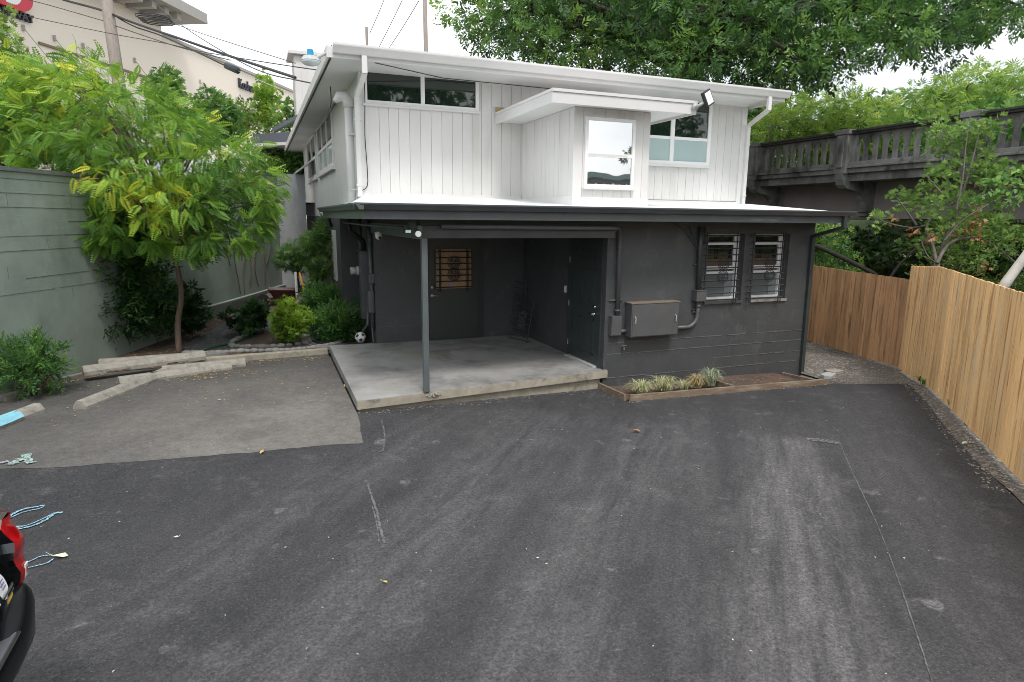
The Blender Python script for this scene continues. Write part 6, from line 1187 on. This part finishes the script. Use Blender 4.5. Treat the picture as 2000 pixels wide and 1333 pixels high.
for pts_, rr_, lb, m_ in (([(-1.9, 12.7), (-1.45, 12.6), (-1.1, 12.9), (-.9, 13.3), (-.3, 13.9), (0, 14.5)], .016, 'dark green garden hose winding past the thin tree trunk', M_hose), ([(-1.6, 12.55), (-1.2, 12.75), (-.95, 13.1), (-.6, 13.6), (-.15, 14.3)], .014, 'second loop of green hose beside the first', M_hose), ([(.9, 13.3), (1.1, 12.75), (1.35, 12.55), (1.7, 12.5), (1.95, 12.42)], .018, 'black hose lying over the flat stepping stone by the football', M_black)):
    b = MB(); b.tube(bez([(x, y, gard(x, y)+.045) for x, y in pts_], 5), rr_, 6); tag(b.build('garden_hose', m_, None, True), lb, 'hose')
for x, y, rx, ry, lb in ((1.25, 12.52, .38, .12, 'flat grey stepping stone behind the kerb near the football'), (-1.0, 12.62, .42, .17, 'flat grey stepping stone at the foot of the thin trunk')):
    b = MB(); b.prism([(x+rx*math.cos(a*.52)*r.uniform(.9, 1.05), y+ry*math.sin(a*.52)*r.uniform(.9, 1.05), gard(x, y)-.02) for a in range(12)], (0, 0, .075)); tag(b.build('stepping_stone', mk('stepping_stone_concrete', (.20, .195, .185), .85, .2, 6, .3, 40) if 'stepping_stone_concrete' not in MATS else MATS['stepping_stone_concrete'], bevel=.01), lb, 'stepping stone')
# football: white panels with dark pentagons
bp = onz(706, 665, .20); t = thing('football', 'white football with black patches beside the porch slab corner', 'ball', (bp.x, bp.y+.1, .14)); c = Vector((bp.x, bp.y+.12, .235)); R_b = .11
b = MB(); b.ball(c, R_b, 24, 14); b.build('ball_skin', M_signw, t, True)
ph = (1+5**.5)/2; ico = [Vector(v).normalized() for v in [(0, s1_, s2_*ph) for s1_ in (1, -1) for s2_ in (1, -1)]+[(s1_, s2_*ph, 0) for s1_ in (1, -1) for s2_ in (1, -1)]+[(s1_*ph, 0, s2_) for s1_ in (1, -1) for s2_ in (1, -1)]]
b = MB(); rot_ = Matrix.Rotation(.5, 3, 'Z') @ Matrix.Rotation(.35, 3, 'X')
for v in ico:
    v = rot_ @ v; a_ = v.orthogonal().normalized(); c_ = v.cross(a_); b.add([c+v*(R_b+.0018)]+[c+(v+(a_*math.cos(k_*1.2566)+c_*math.sin(k_*1.2566))*.36).normalized()*(R_b+.0015) for k_ in range(5)], [(0, 1+k_, 1+(k_+1) % 5) for k_ in range(5)])
b.build('black_patch', M_black, t)
rk = onz(602, 606, .25); b = MB(); b.ball((rk.x, rk.y, gard(rk.x, rk.y)+.18), .36, 12, 8, .16, (1, .8, .85)); tag(b.build('boulder', M_rock), 'large brown boulder in the garden below the tree with the yellow handled tool', 'rock')
for (x, y, s_) in ((612, 612, .14), (530, 592, .16)):
    q = onz(x, y, .25); b = MB(); b.ball((q.x, q.y, gard(q.x, q.y)+.05), s_, 9, 6, .2, (1, .8, .7)); tag(b.build('garden_stone', M_rock), 'smaller stone just right of the boulder' if x > 600 else 'smaller pale stone left of the red tray', 'rock')
q = onz(558, 596, .3); t = thing('wheelbarrow', 'old wheelbarrow with faded red tray behind the garden shrubs', 'wheelbarrow', (q.x, q.y, .3)); z = gard(q.x, q.y)
b = MB(); b.add([(q.x-.28, q.y-.25, z+.22), (q.x+.30, q.y-.22, z+.22), (q.x+.30, q.y+.22, z+.22), (q.x-.28, q.y+.25, z+.22), (q.x-.42, q.y-.36, z+.46), (q.x+.50, q.y-.32, z+.42), (q.x+.50, q.y+.32, z+.42), (q.x-.42, q.y+.36, z+.46)], [(0, 1, 2, 3), (0, 4, 5, 1), (1, 5, 6, 2), (2, 6, 7, 3), (3, 7, 4, 0)]); b.build('tray', M_redp, t)
b = MB(); b.tube([(q.x-.55, q.y-.03, z+.16), (q.x-.55, q.y+.03, z+.16)], .16, 14); b.build('wheel', M_black, t)
for sy in (-.2, .2): b = MB(); b.tube([(q.x-.55, q.y+sy*.2, z+.16), (q.x, q.y+sy, z+.2), (q.x+1.0, q.y+sy*1.4, z+.42)], .018, 6); b.build('handle', M_timber, t)
for k2, ((x0, y0), (x1, y1), m_, lb) in enumerate((((585, 533), (593, 566), M_orange, 'garden tool with yellow orange handle leaning by the small tree'), ((577, 532), (580, 580), M_galv, 'pale stake standing beside the small tree trunk'), ((646, 478), (649, 512), M_tan, 'orange painted rod leaning on the house side wall'))):
    D1 = 16.6 if k2 < 2 else 15.4; a_, c_ = ond(x0, y0, D1), ond(x1, y1, D1-.1); b = MB(); b.tube([a_, c_+(c_-a_)*.25], .022 if k2 != 1 else .035, 6); tag(b.build('garden_tool' if k2 != 1 else 'garden_stake', m_), lb, 'tool' if k2 != 1 else 'stake')
# bare stems of cut climber on the green wall
b = MB()
def onwall(x, y, off=.03):
    d = ray(x, y); t = ((WA.x*n_.x+WA.y*n_.y)+off)/(d.x*n_.x+d.y*n_.y); return CAM+d*t
vn = [[(470, 575), (465, 545), (460, 520), (455, 480)], [(478, 575), (475, 530), (480, 490), (478, 450), (465, 430)], [(505, 560), (497, 520), (500, 480), (498, 460)], [(518, 558), (517, 520), (515, 480)], [(478, 500), (490, 480), (505, 470), (515, 462)], [(450, 520), (445, 500), (440, 470)], [(530, 470), (525, 500), (520, 515)], [(488, 555), (490, 520), (488, 495)]]
for v in vn: b.tube(bez([onwall(x, y) for x, y in v], 3), .012, 5, False)
tag(b.build('dead_climber', M_bark), 'bare dead climber stems clinging to the green wall', 'dead climber')
b = MB(); b.ball(onz(674, 755, .03)+Vector((0, 0, .0)), .035, 10, 8, .1); tag(b.build('brass_knob', mk('old_brass', (.45, .33, .16), .4, .3, 20, metal=.6), None, True), 'small round brass knob on the ground beside the slab', 'knob')
# weeds at the fence foot
b_ = []
for i, (x, y) in enumerate(((1795, 742), (1800, 752), (1855, 800))):
    p = onz(x, y, 0); tuft(p.x+.02, p.y, .10, .10, 26, L_med, ('weed tuft at the far foot of the tall fence', 'second weed tuft at the far foot of the tall fence', 'weed tuft halfway along the foot of the tall fence')[i])
